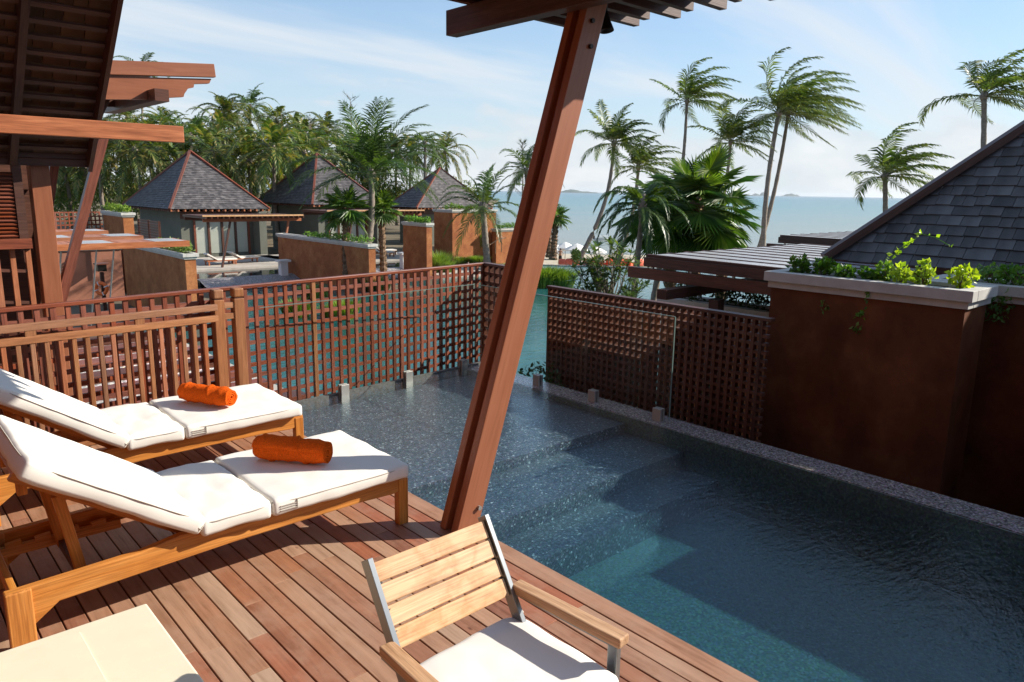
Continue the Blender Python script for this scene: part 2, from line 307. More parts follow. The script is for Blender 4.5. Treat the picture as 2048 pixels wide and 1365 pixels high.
def deck_mat():
    m, nt, N, L, b = newmat('deck_hardwood'); tc = N.new('ShaderNodeTexCoord'); oi = N.new('ShaderNodeObjectInfo')
    cb = N.new('ShaderNodeCombineXYZ')
    for i in range(3): L.new(oi.outputs['Random'], cb.inputs[i])
    sc = N.new('ShaderNodeVectorMath'); sc.operation = 'SCALE'; sc.inputs['Scale'].default_value = 53; L.new(cb.outputs[0], sc.inputs[0])
    add = N.new('ShaderNodeVectorMath'); L.new(tc.outputs['Object'], add.inputs[0]); L.new(sc.outputs[0], add.inputs[1])
    base = ramp(N, [(0, (.29, .10, .05)), (.16, (.24, .11, .066)), (.3, (.34, .15, .075)), (.45, (.21, .085, .05)), (.58, (.34, .20, .125)), (.72, (.28, .12, .062)), (.85, (.37, .25, .17)), (1, (.35, .155, .078))]); L.new(oi.outputs['Random'], base.inputs[0])
    mp = N.new('ShaderNodeMapping'); mp.inputs['Scale'].default_value = (2.2, 26, 26); L.new(add.outputs[0], mp.inputs[0])
    n = N.new('ShaderNodeTexNoise'); n.inputs['Scale'].default_value = 1.3; n.inputs['Detail'].default_value = 8; n.inputs['Roughness'].default_value = .65; n.inputs['Distortion'].default_value = .4; L.new(mp.outputs[0], n.inputs['Vector'])
    r = ramp(N, [(0.25, (.62, .56, .5)), (0.5, (1, 1, 1)), (0.75, (1.28, 1.3, 1.32))]); L.new(n.outputs[0], r.inputs[0])
    mx = N.new('ShaderNodeMix'); mx.data_type = 'RGBA'; mx.blend_type = 'MULTIPLY'; mx.inputs[0].default_value = 1; L.new(base.outputs[0], mx.inputs[6]); L.new(r.outputs[0], mx.inputs[7])
    # greyed worn film
    n3 = N.new('ShaderNodeTexNoise'); n3.inputs['Scale'].default_value = 3.5; n3.inputs['Detail'].default_value = 6; n3.inputs['Roughness'].default_value = .7; L.new(add.outputs[0], n3.inputs['Vector'])
    r3 = ramp(N, [(0.42, (0, 0, 0)), (0.7, (.55, .55, .55))]); L.new(n3.outputs[0], r3.inputs[0])
    mx2 = N.new('ShaderNodeMix'); mx2.data_type = 'RGBA'; mx2.inputs[7].default_value = (.38, .245, .17, 1); L.new(r3.outputs[0], mx2.inputs[0]); L.new(mx.outputs[2], mx2.inputs[6])
    # knots and dark specks
    v = N.new('ShaderNodeTexVoronoi'); v.inputs['Scale'].default_value = 4.5; mp4 = N.new('ShaderNodeMapping'); mp4.inputs['Scale'].default_value = (.6, 1.4, 1); L.new(add.outputs[0], mp4.inputs[0]); L.new(mp4.outputs[0], v.inputs['Vector'])
    r4 = ramp(N, [(0.02, (.25, .18, .15)), (0.06, (1, 1, 1))]); L.new(v.outputs['Distance'], r4.inputs[0])
    mx3 = N.new('ShaderNodeMix'); mx3.data_type = 'RGBA'; mx3.blend_type = 'MULTIPLY'; mx3.inputs[0].default_value = .8; L.new(mx2.outputs[2], mx3.inputs[6]); L.new(r4.outputs[0], mx3.inputs[7])
    L.new(mx3.outputs[2], b.inputs['Base Color']); b.inputs['Roughness'].default_value = .55; b.inputs['Specular IOR Level'].default_value = .3
    bm = N.new('ShaderNodeBump'); bm.inputs['Strength'].default_value = .35; bm.inputs['Distance'].default_value = .003; L.new(n.outputs[0], bm.inputs['Height']); L.new(bm.outputs[0], b.inputs['Normal'])
    return m
M_deck = deck_mat()
def mosaic_mat(name, c, bright=.35, scale=34, rough=.3, flat=0):
    m, nt, N, L, b = newmat(name); tc = N.new('ShaderNodeTexCoord')
    v = N.new('ShaderNodeTexVoronoi'); v.inputs['Scale'].default_value = scale; v.inputs['Randomness'].default_value = .55; L.new(tc.outputs['Object'], v.inputs['Vector'])
    sp = N.new('ShaderNodeSeparateColor'); L.new(v.outputs['Color'], sp.inputs[0])
    d, a, l = tuple(x*.45 for x in c), c, tuple(min(1, x*2.2) for x in c)
    r = ramp(N, [(0, d), (.4, a), (.62, tuple(x*1.25 for x in c)), (.8, l), (.92, (c[0]*2.6, c[1]*1.5, c[2]*1.5)), (.965, tuple(min(1, x+bright*.6) for x in c)), (1, tuple(min(1, x+bright*1.2) for x in c))]); L.new(sp.outputs[0], r.inputs[0])
    if flat:
        for e in r.color_ramp.elements: e.color = tuple(e.color[i]*flat+c[i]*(1-flat) for i in range(3))+(1,)
    hj = hsv_jitter(N, L, r.outputs[0], sp.outputs[1], .3, .3, .13)
    L.new(hj, b.inputs['Base Color']); b.inputs['Roughness'].default_value = rough
    bm = N.new('ShaderNodeBump'); bm.inputs['Strength'].default_value = .4; bm.inputs['Distance'].default_value = .004; L.new(sp.outputs[2], bm.inputs['Height']); L.new(bm.outputs[0], b.inputs['Normal'])
    return m
M_mosaic = mosaic_mat('dark_pool_mosaic', (.046, .060, .074), .34, 72)
M_deep = mosaic_mat('scatter_tinted_mosaic', (.085, .155, .145), .02, 70, flat=.3)  # same tile as the ledges; lighter teal stands for light scattered in deep water
M_kerb = plain('dark_kerb_stone', (.13, .125, .12), .6, .3, noise_scale=30, noise_amt=.3)
M_lip = mosaic_mat('pebble_lip_mosaic', (.20, .165, .155), .2, 75, .25)
M_slate = mosaic_mat('dark_stone_facing', (.21, .20, .195), .12, 30, .6)
M_tread = mosaic_mat('pale_pebble_tread', (.42, .40, .37), .2, 30, .7)
def shingle_mat(name, cols, sc=(1, 1)):
    m, nt, N, L, b = newmat(name); tc = N.new('ShaderNodeTexCoord'); oi = N.new('ShaderNodeObjectInfo'); g = N.new('ShaderNodeNewGeometry')
    n = N.new('ShaderNodeTexNoise'); n.inputs['Scale'].default_value = 3.5; n.inputs['Detail'].default_value = 6; L.new(tc.outputs['Object'], n.inputs['Vector'])
    s = N.new('ShaderNodeMath'); s.operation = 'ADD'; L.new(oi.outputs['Random'], s.inputs[0]); L.new(g.outputs['Random Per Island'], s.inputs[1])
    f = N.new('ShaderNodeMath'); f.operation = 'FRACT'; L.new(s.outputs[0], f.inputs[0])
    r = ramp(N, [(i/(len(cols)-1), c) for i, c in enumerate(cols)]); L.new(f.outputs[0], r.inputs[0])
    r2 = ramp(N, [(0.3, (.6, .6, .6)), (0.7, (1.35, 1.35, 1.35))]); L.new(n.outputs[0], r2.inputs[0])
    mx = N.new('ShaderNodeMix'); mx.data_type = 'RGBA'; mx.blend_type = 'MULTIPLY'; mx.inputs[0].default_value = 1; L.new(r.outputs[0], mx.inputs[6]); L.new(r2.outputs[0], mx.inputs[7])
    L.new(mx.outputs[2], b.inputs['Base Color']); b.inputs['Roughness'].default_value = .55; b.inputs['Specular IOR Level'].default_value = .35
    mp = N.new('ShaderNodeMapping'); mp.inputs['Scale'].default_value = (40, 40, 4); L.new(tc.outputs['Object'], mp.inputs[0])
    n2 = N.new('ShaderNodeTexNoise'); n2.inputs['Scale'].default_value = 1; L.new(mp.outputs[0], n2.inputs['Vector'])
    bm = N.new('ShaderNodeBump'); bm.inputs['Strength'].default_value = .3; bm.inputs['Distance'].default_value = .006; L.new(n2.outputs[0], bm.inputs['Height']); L.new(bm.outputs[0], b.inputs['Normal'])
    return m
M_shingle = shingle_mat('weathered_shingle', [(.060, .060, .058), (.092, .092, .09), (.07, .068, .065), (.125, .127, .127), (.05, .05, .05)])
M_slatef = shingle_mat('far_grey_shingle', [(.075, .068, .068), (.11, .10, .10), (.058, .053, .055), (.145, .132, .13), (.09, .082, .083)])
M_under = shingle_mat('roof_underside_shake', [(.09, .038, .016), (.13, .06, .025), (.06, .026, .012), (.11, .045, .02)])
def fresnel_clear(name, tint, rough, ior=1.33, bumps=(), strength=.1, dist=.02, absorb=None, dens=1.0, extra=1.0):
    m, nt, N, L, b = newmat(name); N.remove(b); out = N['Material Output']
    tr = N.new('ShaderNodeBsdfTransparent'); tr.inputs[0].default_value = (*tint, 1); gl = N.new('ShaderNodeBsdfGlossy'); gl.inputs['Roughness'].default_value = rough
    fr = N.new('ShaderNodeFresnel'); fr.inputs[0].default_value = ior
    ms = N.new('ShaderNodeMixShader'); L.new(tr.outputs[0], ms.inputs[1]); L.new(gl.outputs[0], ms.inputs[2])
    fm = N.new('ShaderNodeMath'); fm.operation = 'MULTIPLY'; fm.inputs[1].default_value = extra; fm.use_clamp = True; L.new(fr.outputs[0], fm.inputs[0])
    ge = N.new('ShaderNodeNewGeometry'); ib = N.new('ShaderNodeMath'); ib.operation = 'SUBTRACT'; ib.inputs[0].default_value = 1; L.new(ge.outputs['Backfacing'], ib.inputs[1]); fb = N.new('ShaderNodeMath'); fb.operation = 'MULTIPLY'; L.new(fm.outputs[0], fb.inputs[0]); L.new(ib.outputs[0], fb.inputs[1]); L.new(fb.outputs[0], ms.inputs[0])
    L.new(ms.outputs[0], out.inputs[0])
    if bumps:
        tc = N.new('ShaderNodeTexCoord'); prev = None
        for (sx, sy, s, w) in bumps:
            mp = N.new('ShaderNodeMapping'); mp.inputs['Scale'].default_value = (sx, sy, 1); mp.inputs['Rotation'].default_value = (0, 0, R(25)); L.new(tc.outputs['Object'], mp.inputs[0])
            n = N.new('ShaderNodeTexNoise'); n.inputs['Scale'].default_value = s; n.inputs['Detail'].default_value = 3; L.new(mp.outputs[0], n.inputs['Vector'])
            k = N.new('ShaderNodeMath'); k.operation = 'MULTIPLY'; k.inputs[1].default_value = w; L.new(n.outputs[0], k.inputs[0])
            if prev is None: prev = k.outputs[0]
            else:
                a = N.new('ShaderNodeMath'); a.operation = 'ADD'; L.new(prev, a.inputs[0]); L.new(k.outputs[0], a.inputs[1]); prev = a.outputs[0]
        bm = N.new('ShaderNodeBump'); bm.inputs['Strength'].default_value = strength; bm.inputs['Distance'].default_value = dist; L.new(prev, bm.inputs['Height'])
        L.new(bm.outputs[0], gl.inputs['Normal']); L.new(bm.outputs[0], fr.inputs['Normal'])
    if absorb:
        va = N.new('ShaderNodeVolumeAbsorption'); va.inputs[0].default_value = (*absorb, 1); va.inputs[1].default_value = dens; L.new(va.outputs[0], out.inputs['Volume'])
    return m
M_glass = fresnel_clear('clear_glass', (.965, .985, .975), .0, 1.45)
M_water = fresnel_clear('pool_water', (.97, .99, .99), .015, 1.33, bumps=((1, 2.6, 12, 1), (1, 1.8, 45, .4)), strength=.36, dist=.015, absorb=(.48, .72, .78), dens=1.9, extra=1.15)
def water_opaque(name, c1, c2, rough, bumps, strength, dist, grad=None):
    m, nt, N, L, b = newmat(name); b.inputs['Roughness'].default_value = rough; b.inputs['IOR'].default_value = 1.33
    tc = N.new('ShaderNodeTexCoord'); n = N.new('ShaderNodeTexNoise'); n.inputs['Scale'].default_value = grad[0] if grad else .4; n.inputs['Detail'].default_value = 5; L.new(tc.outputs['Object'], n.inputs['Vector'])
    r = ramp(N, [(.35, c1), (.65, c2)]); L.new(n.outputs[0], r.inputs[0]); L.new(r.outputs[0], b.inputs['Base Color'])
    prev = None
    for (sx, sy, s, w) in bumps:
        mp = N.new('ShaderNodeMapping'); mp.inputs['Scale'].default_value = (sx, sy, 1); mp.inputs['Rotation'].default_value = (0, 0, R(42)); L.new(tc.outputs['Object'], mp.inputs[0])
        k0 = N.new('ShaderNodeTexNoise'); k0.inputs['Scale'].default_value = s; k0.inputs['Detail'].default_value = 4; L.new(mp.outputs[0], k0.inputs['Vector'])
        k = N.new('ShaderNodeMath'); k.operation = 'MULTIPLY'; k.inputs[1].default_value = w; L.new(k0.outputs[0], k.inputs[0])
        if prev is None: prev = k.outputs[0]
        else: a = N.new('ShaderNodeMath'); a.operation = 'ADD'; L.new(prev, a.inputs[0]); L.new(k.outputs[0], a.inputs[1]); prev = a.outputs[0]
    bm = N.new('ShaderNodeBump'); bm.inputs['Strength'].default_value = strength; bm.inputs['Distance'].default_value = dist; L.new(prev, bm.inputs['Height']); L.new(bm.outputs[0], b.inputs['Normal'])
    return m, nt, N, L, b
M_lagoon = water_opaque('lagoon_water', (.012, .08, .08), (.03, .13, .125), .06, ((1, 2, 1.6, 1), (1, 1.5, 6, .3)), .5, .05)[0]
M_plunge = water_opaque('plunge_water', (.01, .015, .02), (.02, .03, .035), .03, ((1, 2, 2, 1),), .1, .02)[0]
def sea_mat():
    m, nt, N, L, b = water_opaque('sea_water', (.1, .2, .2), (.1, .2, .2), .22, ((1, 4, .35, 1), (1, 3, 1.6, .4)), .8, .25, (.01,))
    tc = N.new('ShaderNodeTexCoord'); cd = N.new('ShaderNodeVectorMath'); cd.operation = 'LENGTH'; L.new(tc.outputs['Object'], cd.inputs[0])
    lg = N.new('ShaderNodeMath'); lg.operation = 'LOGARITHM'; lg.inputs[1].default_value = 10; L.new(cd.outputs['Value'], lg.inputs[0])
    nn = N.new('ShaderNodeTexNoise'); nn.inputs['Scale'].default_value = .012; nn.inputs['Detail'].default_value = 5
    mp = N.new('ShaderNodeMapping'); mp.inputs['Scale'].default_value = (1, 4, 1); mp.inputs['Rotation'].default_value = (0, 0, R(42)); L.new(tc.outputs['Object'], mp.inputs[0]); L.new(mp.outputs[0], nn.inputs['Vector'])
    w = N.new('ShaderNodeMath'); w.operation = 'MULTIPLY_ADD'; w.inputs[1].default_value = .5; w.inputs[2].default_value = -.25; L.new(nn.outputs[0], w.inputs[0])
    a = N.new('ShaderNodeMath'); a.operation = 'ADD'; L.new(lg.outputs[0], a.inputs[0]); L.new(w.outputs[0], a.inputs[1])
    mr = N.new('ShaderNodeMapRange'); mr.inputs[1].default_value = 2.0; mr.inputs[2].default_value = 3.8; L.new(a.outputs[0], mr.inputs[0])
    r = ramp(N, [(0, (.25, .25, .21)), (.2, (.17, .23, .21)), (.42, (.08, .20, .21)), (.68, (.035, .155, .19)), (1, (.02, .10, .15))]); L.new(mr.outputs[0], r.inputs[0]); L.new(r.outputs[0], b.inputs['Base Color'])
    return m
M_sea = sea_mat()
M_ground = plain('sandy_garden_ground', (.16, .13, .09), .95, .1, noise_scale=.4, noise_amt=.4)
M_sand = plain('beach_sand', (.46, .40, .31), .95, .1, noise_scale=.5, noise_amt=.12)
M_paving = plain('pale_terrace_stone', (.42, .38, .33), .8, .2, noise_scale=2, noise_amt=.15)
M_island = plain('distant_island_rock', (.09, .12, .10), .9, .1)


HAZE = 0.000035
def build_haze():
    m = bpy.data.materials.new('sea_haze'); m.use_nodes = True; nt = m.node_tree; N = nt.nodes; N.remove(N['Principled BSDF'])
    v = N.new('ShaderNodeVolumePrincipled'); v.inputs['Color'].default_value = (.85, .93, 1, 1); v.inputs['Density'].default_value = HAZE; v.inputs['Anisotropy'].default_value = .3
    nt.links.new(v.outputs[0], N['Material Output'].inputs['Volume'])
    mb = MB(); mb.box(-15000, -15000, -7.3, 15000, 15000, 52); mb.obj('haze', m, kind='stuff')
build_haze()
# ================================================================== our terrace
# ---- deck
deck = empty('wooden_deck', (1.0, 3.0, 0), kind='structure')
rnd = random.Random(4)
def fence_y(x): return 6.44+0.146*(x-0.8)
def build_deck():
    block('joist_bed', -1.6, -1.6, -0.34, 2.66, 6.3, -0.045, M_dark, deck)
    x1 = 2.69; i = 0
    while x1 > -1.3:
        w = 0.128 if i == 0 else 0.1005; x0 = x1-w+0.0075; y = -1.2; ye = min(fence_y((x0+x1)/2)-0.03, 6.60)
        cuts = []
        t = y+rnd.uniform(.4, 2.2)
        while t < ye-.5: cuts.append(t); t += rnd.uniform(1.3, 2.9)
        if i == 0: cuts = [0.62]
        prev = y
        for c in cuts+[ye]:
            dz = rnd.uniform(-.0012, .0012)
            bar('plank', ((x0+x1)/2, prev+.001, -0.012+dz), ((x0+x1)/2, c-.001, -0.012+dz), x1-x0, 0.024, M_deck, deck, bevel=.0025)
            prev = c
        x1 = x0-0.0075; i += 1
build_deck()
bar('deck_kerb', (-1.5, fence_y(-1.5)-.02, 0.0), (2.66, fence_y(2.66)-.02, 0.0), .07, .09, M_fence2, deck)
# ---- the terrace's villa, unseen; upper storey and wing added to block sky light
def unseen_villa():
    t = empty('unseen_villa', (-2, 0, 0), kind='structure')
    block('wall', -2.2, -9, -3.5, -1.7, 7.4, 5.2, M_rust, t); block('added_wing', -1.69, -9, -3.5, 2.0, -4.2, 5.2, M_rust, t)
    mb = MB(); a, b, c, d = V((-.9, -10, 5.1)), V((-.9, 8, 5.1)), V((-6.5, 8, 10.5)), V((-6.5, -10, 10.5)); e, f = V((-12, -10, 5.1)), V((-12, 8, 5.1))
    mb.quad(a, b, c, d); mb.quad(d, c, f, e); mb.tri(a, d, e); mb.tri(b, f, c); mb.quad(a, e, f, b); mb.obj('roof', M_dark, t)
    mb = MB(); g = [V((-1, -9.5, 5.1)), V((2.6, -9.5, 5.1)), V((2.6, -3.7, 5.1)), V((-1, -3.7, 5.1))]; h = [V((-1, -6.6, 7.6)), V((.4, -6.6, 7.6))]
    mb.quad(g[0], g[1], h[1], h[0]); mb.tri(g[1], g[2], h[1]); mb.quad(g[2], g[3], h[0], h[1]); mb.quad(g[3], g[2], g[1], g[0]); mb.obj('added_wing_roof', M_dark, t)
unseen_villa()
# ---- pool shell
WZ = -0.05
def glass_y(x): return 6.51+0.075*(x-2.69)
def build_pool():
    mb = MB(); X0, X1 = 2.672, 5.40
    def slab(x0, y0a, y0b, x1, ya, yb, z0, z1):
        mb.add([(x0, y0a, z0), (x1, y0b, z0), (x1, yb, z0), (x0, ya, z0), (x0, y0a, z1), (x1, y0b, z1), (x1, yb, z1), (x0, ya, z1)],
               [(0, 3, 2, 1), (4, 5, 6, 7), (0, 1, 5, 4), (1, 2, 6, 5), (2, 3, 7, 6), (3, 0, 4, 7)])
    ye0, ye1 = glass_y(X0)-.01, glass_y(X1)-.01
    dm = MB(); dm.box(X0, -3.4, -.9, X1, 3.2, WZ-.56); dm.obj('pool_floor', M_deep, kind='structure')
    slab(X0, 3.2, 3.2, X1, 3.58, 3.58, -.9, WZ-.33)
    slab(X0, 3.58, 3.58, X1, 4.26, 4.26, -.9, WZ-.175)
    slab(X0, 4.26, 4.26, X1, ye0, ye1, -.9, WZ-.08)
    slab(2.55, -3.4, -3.4, X0, ye0, ye0, -1.8, -.046)
    o = mb.obj('pool_shell', M_mosaic, kind='structure')
    cl = MB(); cl.box(5.386, -3.4, -.7, 5.3995, 6.68, WZ-.012); cl.obj('pool_wall_tiles', M_deep, kind='structure')
    m2 = MB(); m2.box(5.40, -3.4, -3.2, 5.69, 6.76, WZ-.006)
    m2.obj('overflow_lip', M_lip, kind='structure')
    m3 = MB()
    def sl(m, x0, x1, a, b, z0, z1): m.add([(x0, glass_y(x0)+a, z0), (x1, glass_y(x1)+a, z0), (x1, glass_y(x1)+b, z0), (x0, glass_y(x0)+b, z0), (x0, glass_y(x0)+a, z1), (x1, glass_y(x1)+a, z1), (x1, glass_y(x1)+b, z1), (x0, glass_y(x0)+b, z1)],
               [(0, 3, 2, 1), (4, 5, 6, 7), (0, 1, 5, 4), (1, 2, 6, 5), (2, 3, 7, 6), (3, 0, 4, 7)])
    sl(m3, 2.55, 5.70, .035, .085, -3.2, -.036)
    m3.obj('pool_kerb', M_kerb, kind='structure')
    w = MB(); a0, a1 = glass_y(2.66)+.02, glass_y(5.685)+.02
    w.add([(2.66, -3.5, -1), (5.685, -3.5, -1), (5.685, a1, -1), (2.66, a0, -1), (2.66, -3.5, WZ), (5.685, -3.5, WZ), (5.685, a1, WZ), (2.66, a0, WZ)],
          [(0, 3, 2, 1), (4, 5, 6, 7), (0, 1, 5, 4), (1, 2, 6, 5), (2, 3, 7, 6), (3, 0, 4, 7)])
    w.obj('pool_water', M_water, kind='structure')
build_pool()
M_edge = plain('polished_glass_edge', (.13, .19, .17), .2, .5)
# ---- glass fence with steel spigots
def glass_fence():
    t = empty('glass_fence', (5.53, 6.7, WZ), label='clear frameless glass fence round the far corner of the dark pool', cat='glass fence')
    def pane(x0, y0, x1, y1, zt=.95): bar('pane', (x0, y0, (WZ+.03+zt)/2), (x1, y1, (WZ+.03+zt)/2), .012, zt-WZ-.03, M_glass, t)
    pane(2.78, glass_y(2.78), 4.17, glass_y(4.17)); pane(4.19, glass_y(4.19), 5.51, glass_y(5.51))
    pane(5.53, 6.68, 5.53, 5.26, .95); pane(5.53, 5.24, 5.53, 3.86, .95)
    for a_, b_ in (((2.78, glass_y(2.78)), (4.17, glass_y(4.17))), ((4.19, glass_y(4.19)), (5.51, glass_y(5.51))), ((5.53, 6.68), (5.53, 5.26)), ((5.53, 5.24), (5.53, 3.86))):
        bar('polished_edge', (*a_, .9535), (*b_, .9535), .012, .006, M_edge, t)
    bar('polished_edge', (5.53, 3.857, WZ+.03), (5.53, 3.857, .95), .006, .012, M_edge, t, up=(1, 0, 0))
    def spig(x, y, a):
        M = Matrix.Translation((x, y, WZ)) @ Matrix.Rotation(a, 4, 'Z')
        mb = MB(); mb.box(-.048, -.034, -.1, .048, -.0075, .112); p = mb.obj('spigot', M_steel, t, M=M, bevel=.003)
        mb = MB(); mb.box(-.048, .0075, -.1, .048, .034, .112); mb.obj('clamp', M_steel, p, M=M, bevel=.003)
    for x in (3.66, 4.50, 5.34): spig(x, glass_y(x)-.0, R(4.3))
    for y in (5.62, 4.80, 3.98): spig(5.50+.03, y, R(90))
glass_fence()
# ---- lattice fences
def lattice(name, x0, y0, x1, y1, zb, zt, pitch, sw, depth, mat, label, brick=None, rail=.05, rz=None, mat2=None, bright=()):
    L = math.hypot(x1-x0, y1-y0); ang = math.atan2(y1-y0, x1-x0); t = empty(name, (x0, y0, zb), ang, label=label, cat='lattice fence')
    d = V((math.cos(ang), math.sin(ang), 0)); p0 = V((x0, y0, 0)); nrm = V((-d.y, d.x, 0))
    n = int(L/pitch); r = random.Random(11)
    for i in range(n+1):
        s = i*pitch; p = p0+d*s; thick = (i % 11 == 8)
        m = mat2 if (mat2 and (i in (41,))) else mat
        bar('slat', p+V((0, 0, zb)), p+V((0, 0, zt-.012)), depth+(.01 if thick else 0), sw+(.006 if thick else 0), m, t, up=d)
    z = zt-pitch; 
    while z > zb:
        bar('cross_slat', p0+V((0, 0, z))+nrm*.0035, p0+d*L+V((0, 0, z))+nrm*.0035, depth-.006, sw*1.04, mat, t)
        z -= pitch
    bar('top_rail', p0-d*.03+V((0, 0, zt)), p0+d*(L+.03)+V((0, 0, zt)), depth+.03, rail*.62, mat, t, bevel=.004)
    return t
lattice('lattice_fence', -0.9, fence_y(-.9), 6.08, fence_y(6.08), -.75, 1.13,   .108, .036, .030, M_fence, 'sunlit red wooden lattice fence running behind the loungers and glass', mat2=M_gate)
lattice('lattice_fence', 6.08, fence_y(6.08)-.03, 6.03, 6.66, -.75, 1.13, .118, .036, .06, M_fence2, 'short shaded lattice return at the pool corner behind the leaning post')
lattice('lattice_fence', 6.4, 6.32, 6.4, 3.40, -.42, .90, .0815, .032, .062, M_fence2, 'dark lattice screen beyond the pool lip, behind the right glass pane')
# ---- gate
def gate():
    t = empty('garden_gate', (1.0, 6.4, 0), label='brown wooden slatted gate rail in front of the red lattice', cat='gate')
    def gy(x): return 6.335+.078*(x-.8)
    X0, X1 = -.85, 2.37
    for zc, h in ((1.003, .055), (.905, .055)):
        bar('rail', (X0, gy(X0), zc), (X1, gy(X1), zc), .045, h, M_gate, t, bevel=.004)
    i = 0; x = X1-.12
    while x > X0:
        bar('slat', (x, gy(x), .02), (x, gy(x), .877), .03, .032, M_gate if i % 4 else M_beam, t, up=(1, 0, 0), bevel=.003)
        x -= .0925; i += 1
    for x in (1.72, .95, .19): bar('spacer', (x, gy(x), .933), (x, gy(x), .975), .04, .07, M_gate, t, up=(1, 0, 0))
    bar('bottom_rail', (X0, gy(X0), .035), (X1, gy(X1), .035), .045, .06, M_gate, t)
    for k, zc in enumerate((1.003, .905)): bar('short_rail', (2.452, 6.52, zc), (2.545, 6.53, zc), .04, .05, M_gate, t)
gate()
def gate_post(x0, x1, lab):
    t = empty('gate_post', ((x0+x1)/2, 6.55, 0), label=lab, cat='gate post', group='square gate posts')
    bar('shaft', ((x0+x1)/2, 6.55, 0), ((x0+x1)/2, 6.55, 1.057), x1-x0, .10, M_gate, t, up=(0, 1, 0), bevel=.006)
    block('neck', x0+.008, 6.508, 1.058, x1-.008, 6.592, 1.067, M_dark, t)
    bar('post_cap', ((x0+x1)/2, 6.55, 1.068), ((x0+x1)/2, 6.55, 1.15), x1-x0, .10, M_gate, t, up=(0, 1, 0), bevel=.012)
gate_post(2.365, 2.455, 'square brown gate post holding the gate rails, left of its twin')
gate_post(2.545, 2.638, 'square brown gate post on the right, nearest the pool glass')
# ---- leaning pergola post
LX = (3.61-2.6)/3.18
def main_post():
    t = empty('leaning_post', (2.69, 3.4, 0), label='big leaning red-brown timber post standing at the pool edge', cat='post')
    def at_z(z, dx=0.0): return 2.609+dx+LX*z
    for y, n in ((3.262, 'board'), (3.374, 'board')):
        bar(n, (at_z(-.02), y, -.02), (at_z(3.32), y, 3.32), .055, .162, M_post, t, up=(1, 0, -LX), bevel=.004)
    bar('spacer_board', (at_z(-.02, .02), 3.318, -.02), (at_z(3.32, .02), 3.318, 3.32), .058, .11, M_post, t, up=(1, 0, -LX))
    for z, dx in ((.14, .045), (2.93, .02), (3.08, -.02)):
        p = V((at_z(z, dx), 3.235, z)); mb = MB(); mb.tube([p+V((0, -.018, 0)), p+V((0, .004, 0))], .014, 10); mb.obj('bolt', M_steel if z < 1 else M_bronze, t, smooth=False)
main_post()
# ---- pergola roof at the top of the picture
def canopy():
    t = empty('pergola_roof', (3.5, 3.4, 3.1), label='dark slatted pergola roof at the top, carried by the leaning post', cat='pergola')
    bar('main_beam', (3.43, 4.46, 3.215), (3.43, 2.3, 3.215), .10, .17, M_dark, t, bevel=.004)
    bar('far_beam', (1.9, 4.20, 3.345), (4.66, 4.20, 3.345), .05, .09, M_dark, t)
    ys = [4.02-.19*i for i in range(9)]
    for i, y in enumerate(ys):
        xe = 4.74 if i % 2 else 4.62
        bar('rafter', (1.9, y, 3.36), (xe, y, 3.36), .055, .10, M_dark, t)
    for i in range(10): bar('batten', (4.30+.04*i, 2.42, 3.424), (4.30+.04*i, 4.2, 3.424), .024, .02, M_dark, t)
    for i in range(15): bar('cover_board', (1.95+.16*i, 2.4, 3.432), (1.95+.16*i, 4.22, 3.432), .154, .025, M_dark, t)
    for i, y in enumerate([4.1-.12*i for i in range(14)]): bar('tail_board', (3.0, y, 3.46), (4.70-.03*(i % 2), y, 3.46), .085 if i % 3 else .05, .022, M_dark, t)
canopy()
def spotlight():
    p = ax(1211, 40, 1, 3.55); t = empty('spotlight', p, label='small black bell-shaped lamp hanging under the pergola roof beside the post', cat='spotlight')
    prof = [(.0, .07), (.02, .07), (.028, .03), (.036, -.02), (.05, -.07), (.05, -.078), (.04, -.07), (0, -.05)]
    mb = MB(); n = 16
    vs = [(r*math.cos(2*math.pi*k/n), r*math.sin(2*math.pi*k/n), z) for r, z in prof for k in range(n)]
    mb.add(vs, [(i*n+k, i*n+(k+1) % n, (i+1)*n+(k+1) % n, (i+1)*n+k) for i in range(len(prof)-1) for k in range(n)])
    mb.obj('lamp_shade', M_bronze, t, smooth=True, M=Matrix.Translation(p)@Matrix.Rotation(R(-12), 4, 'X'))
    m = MB(); m.tube([p+V((0, 0, .06)), p+V((0, 0, .16))], .012, 8); m.obj('bracket', M_bronze, t)
spotlight()
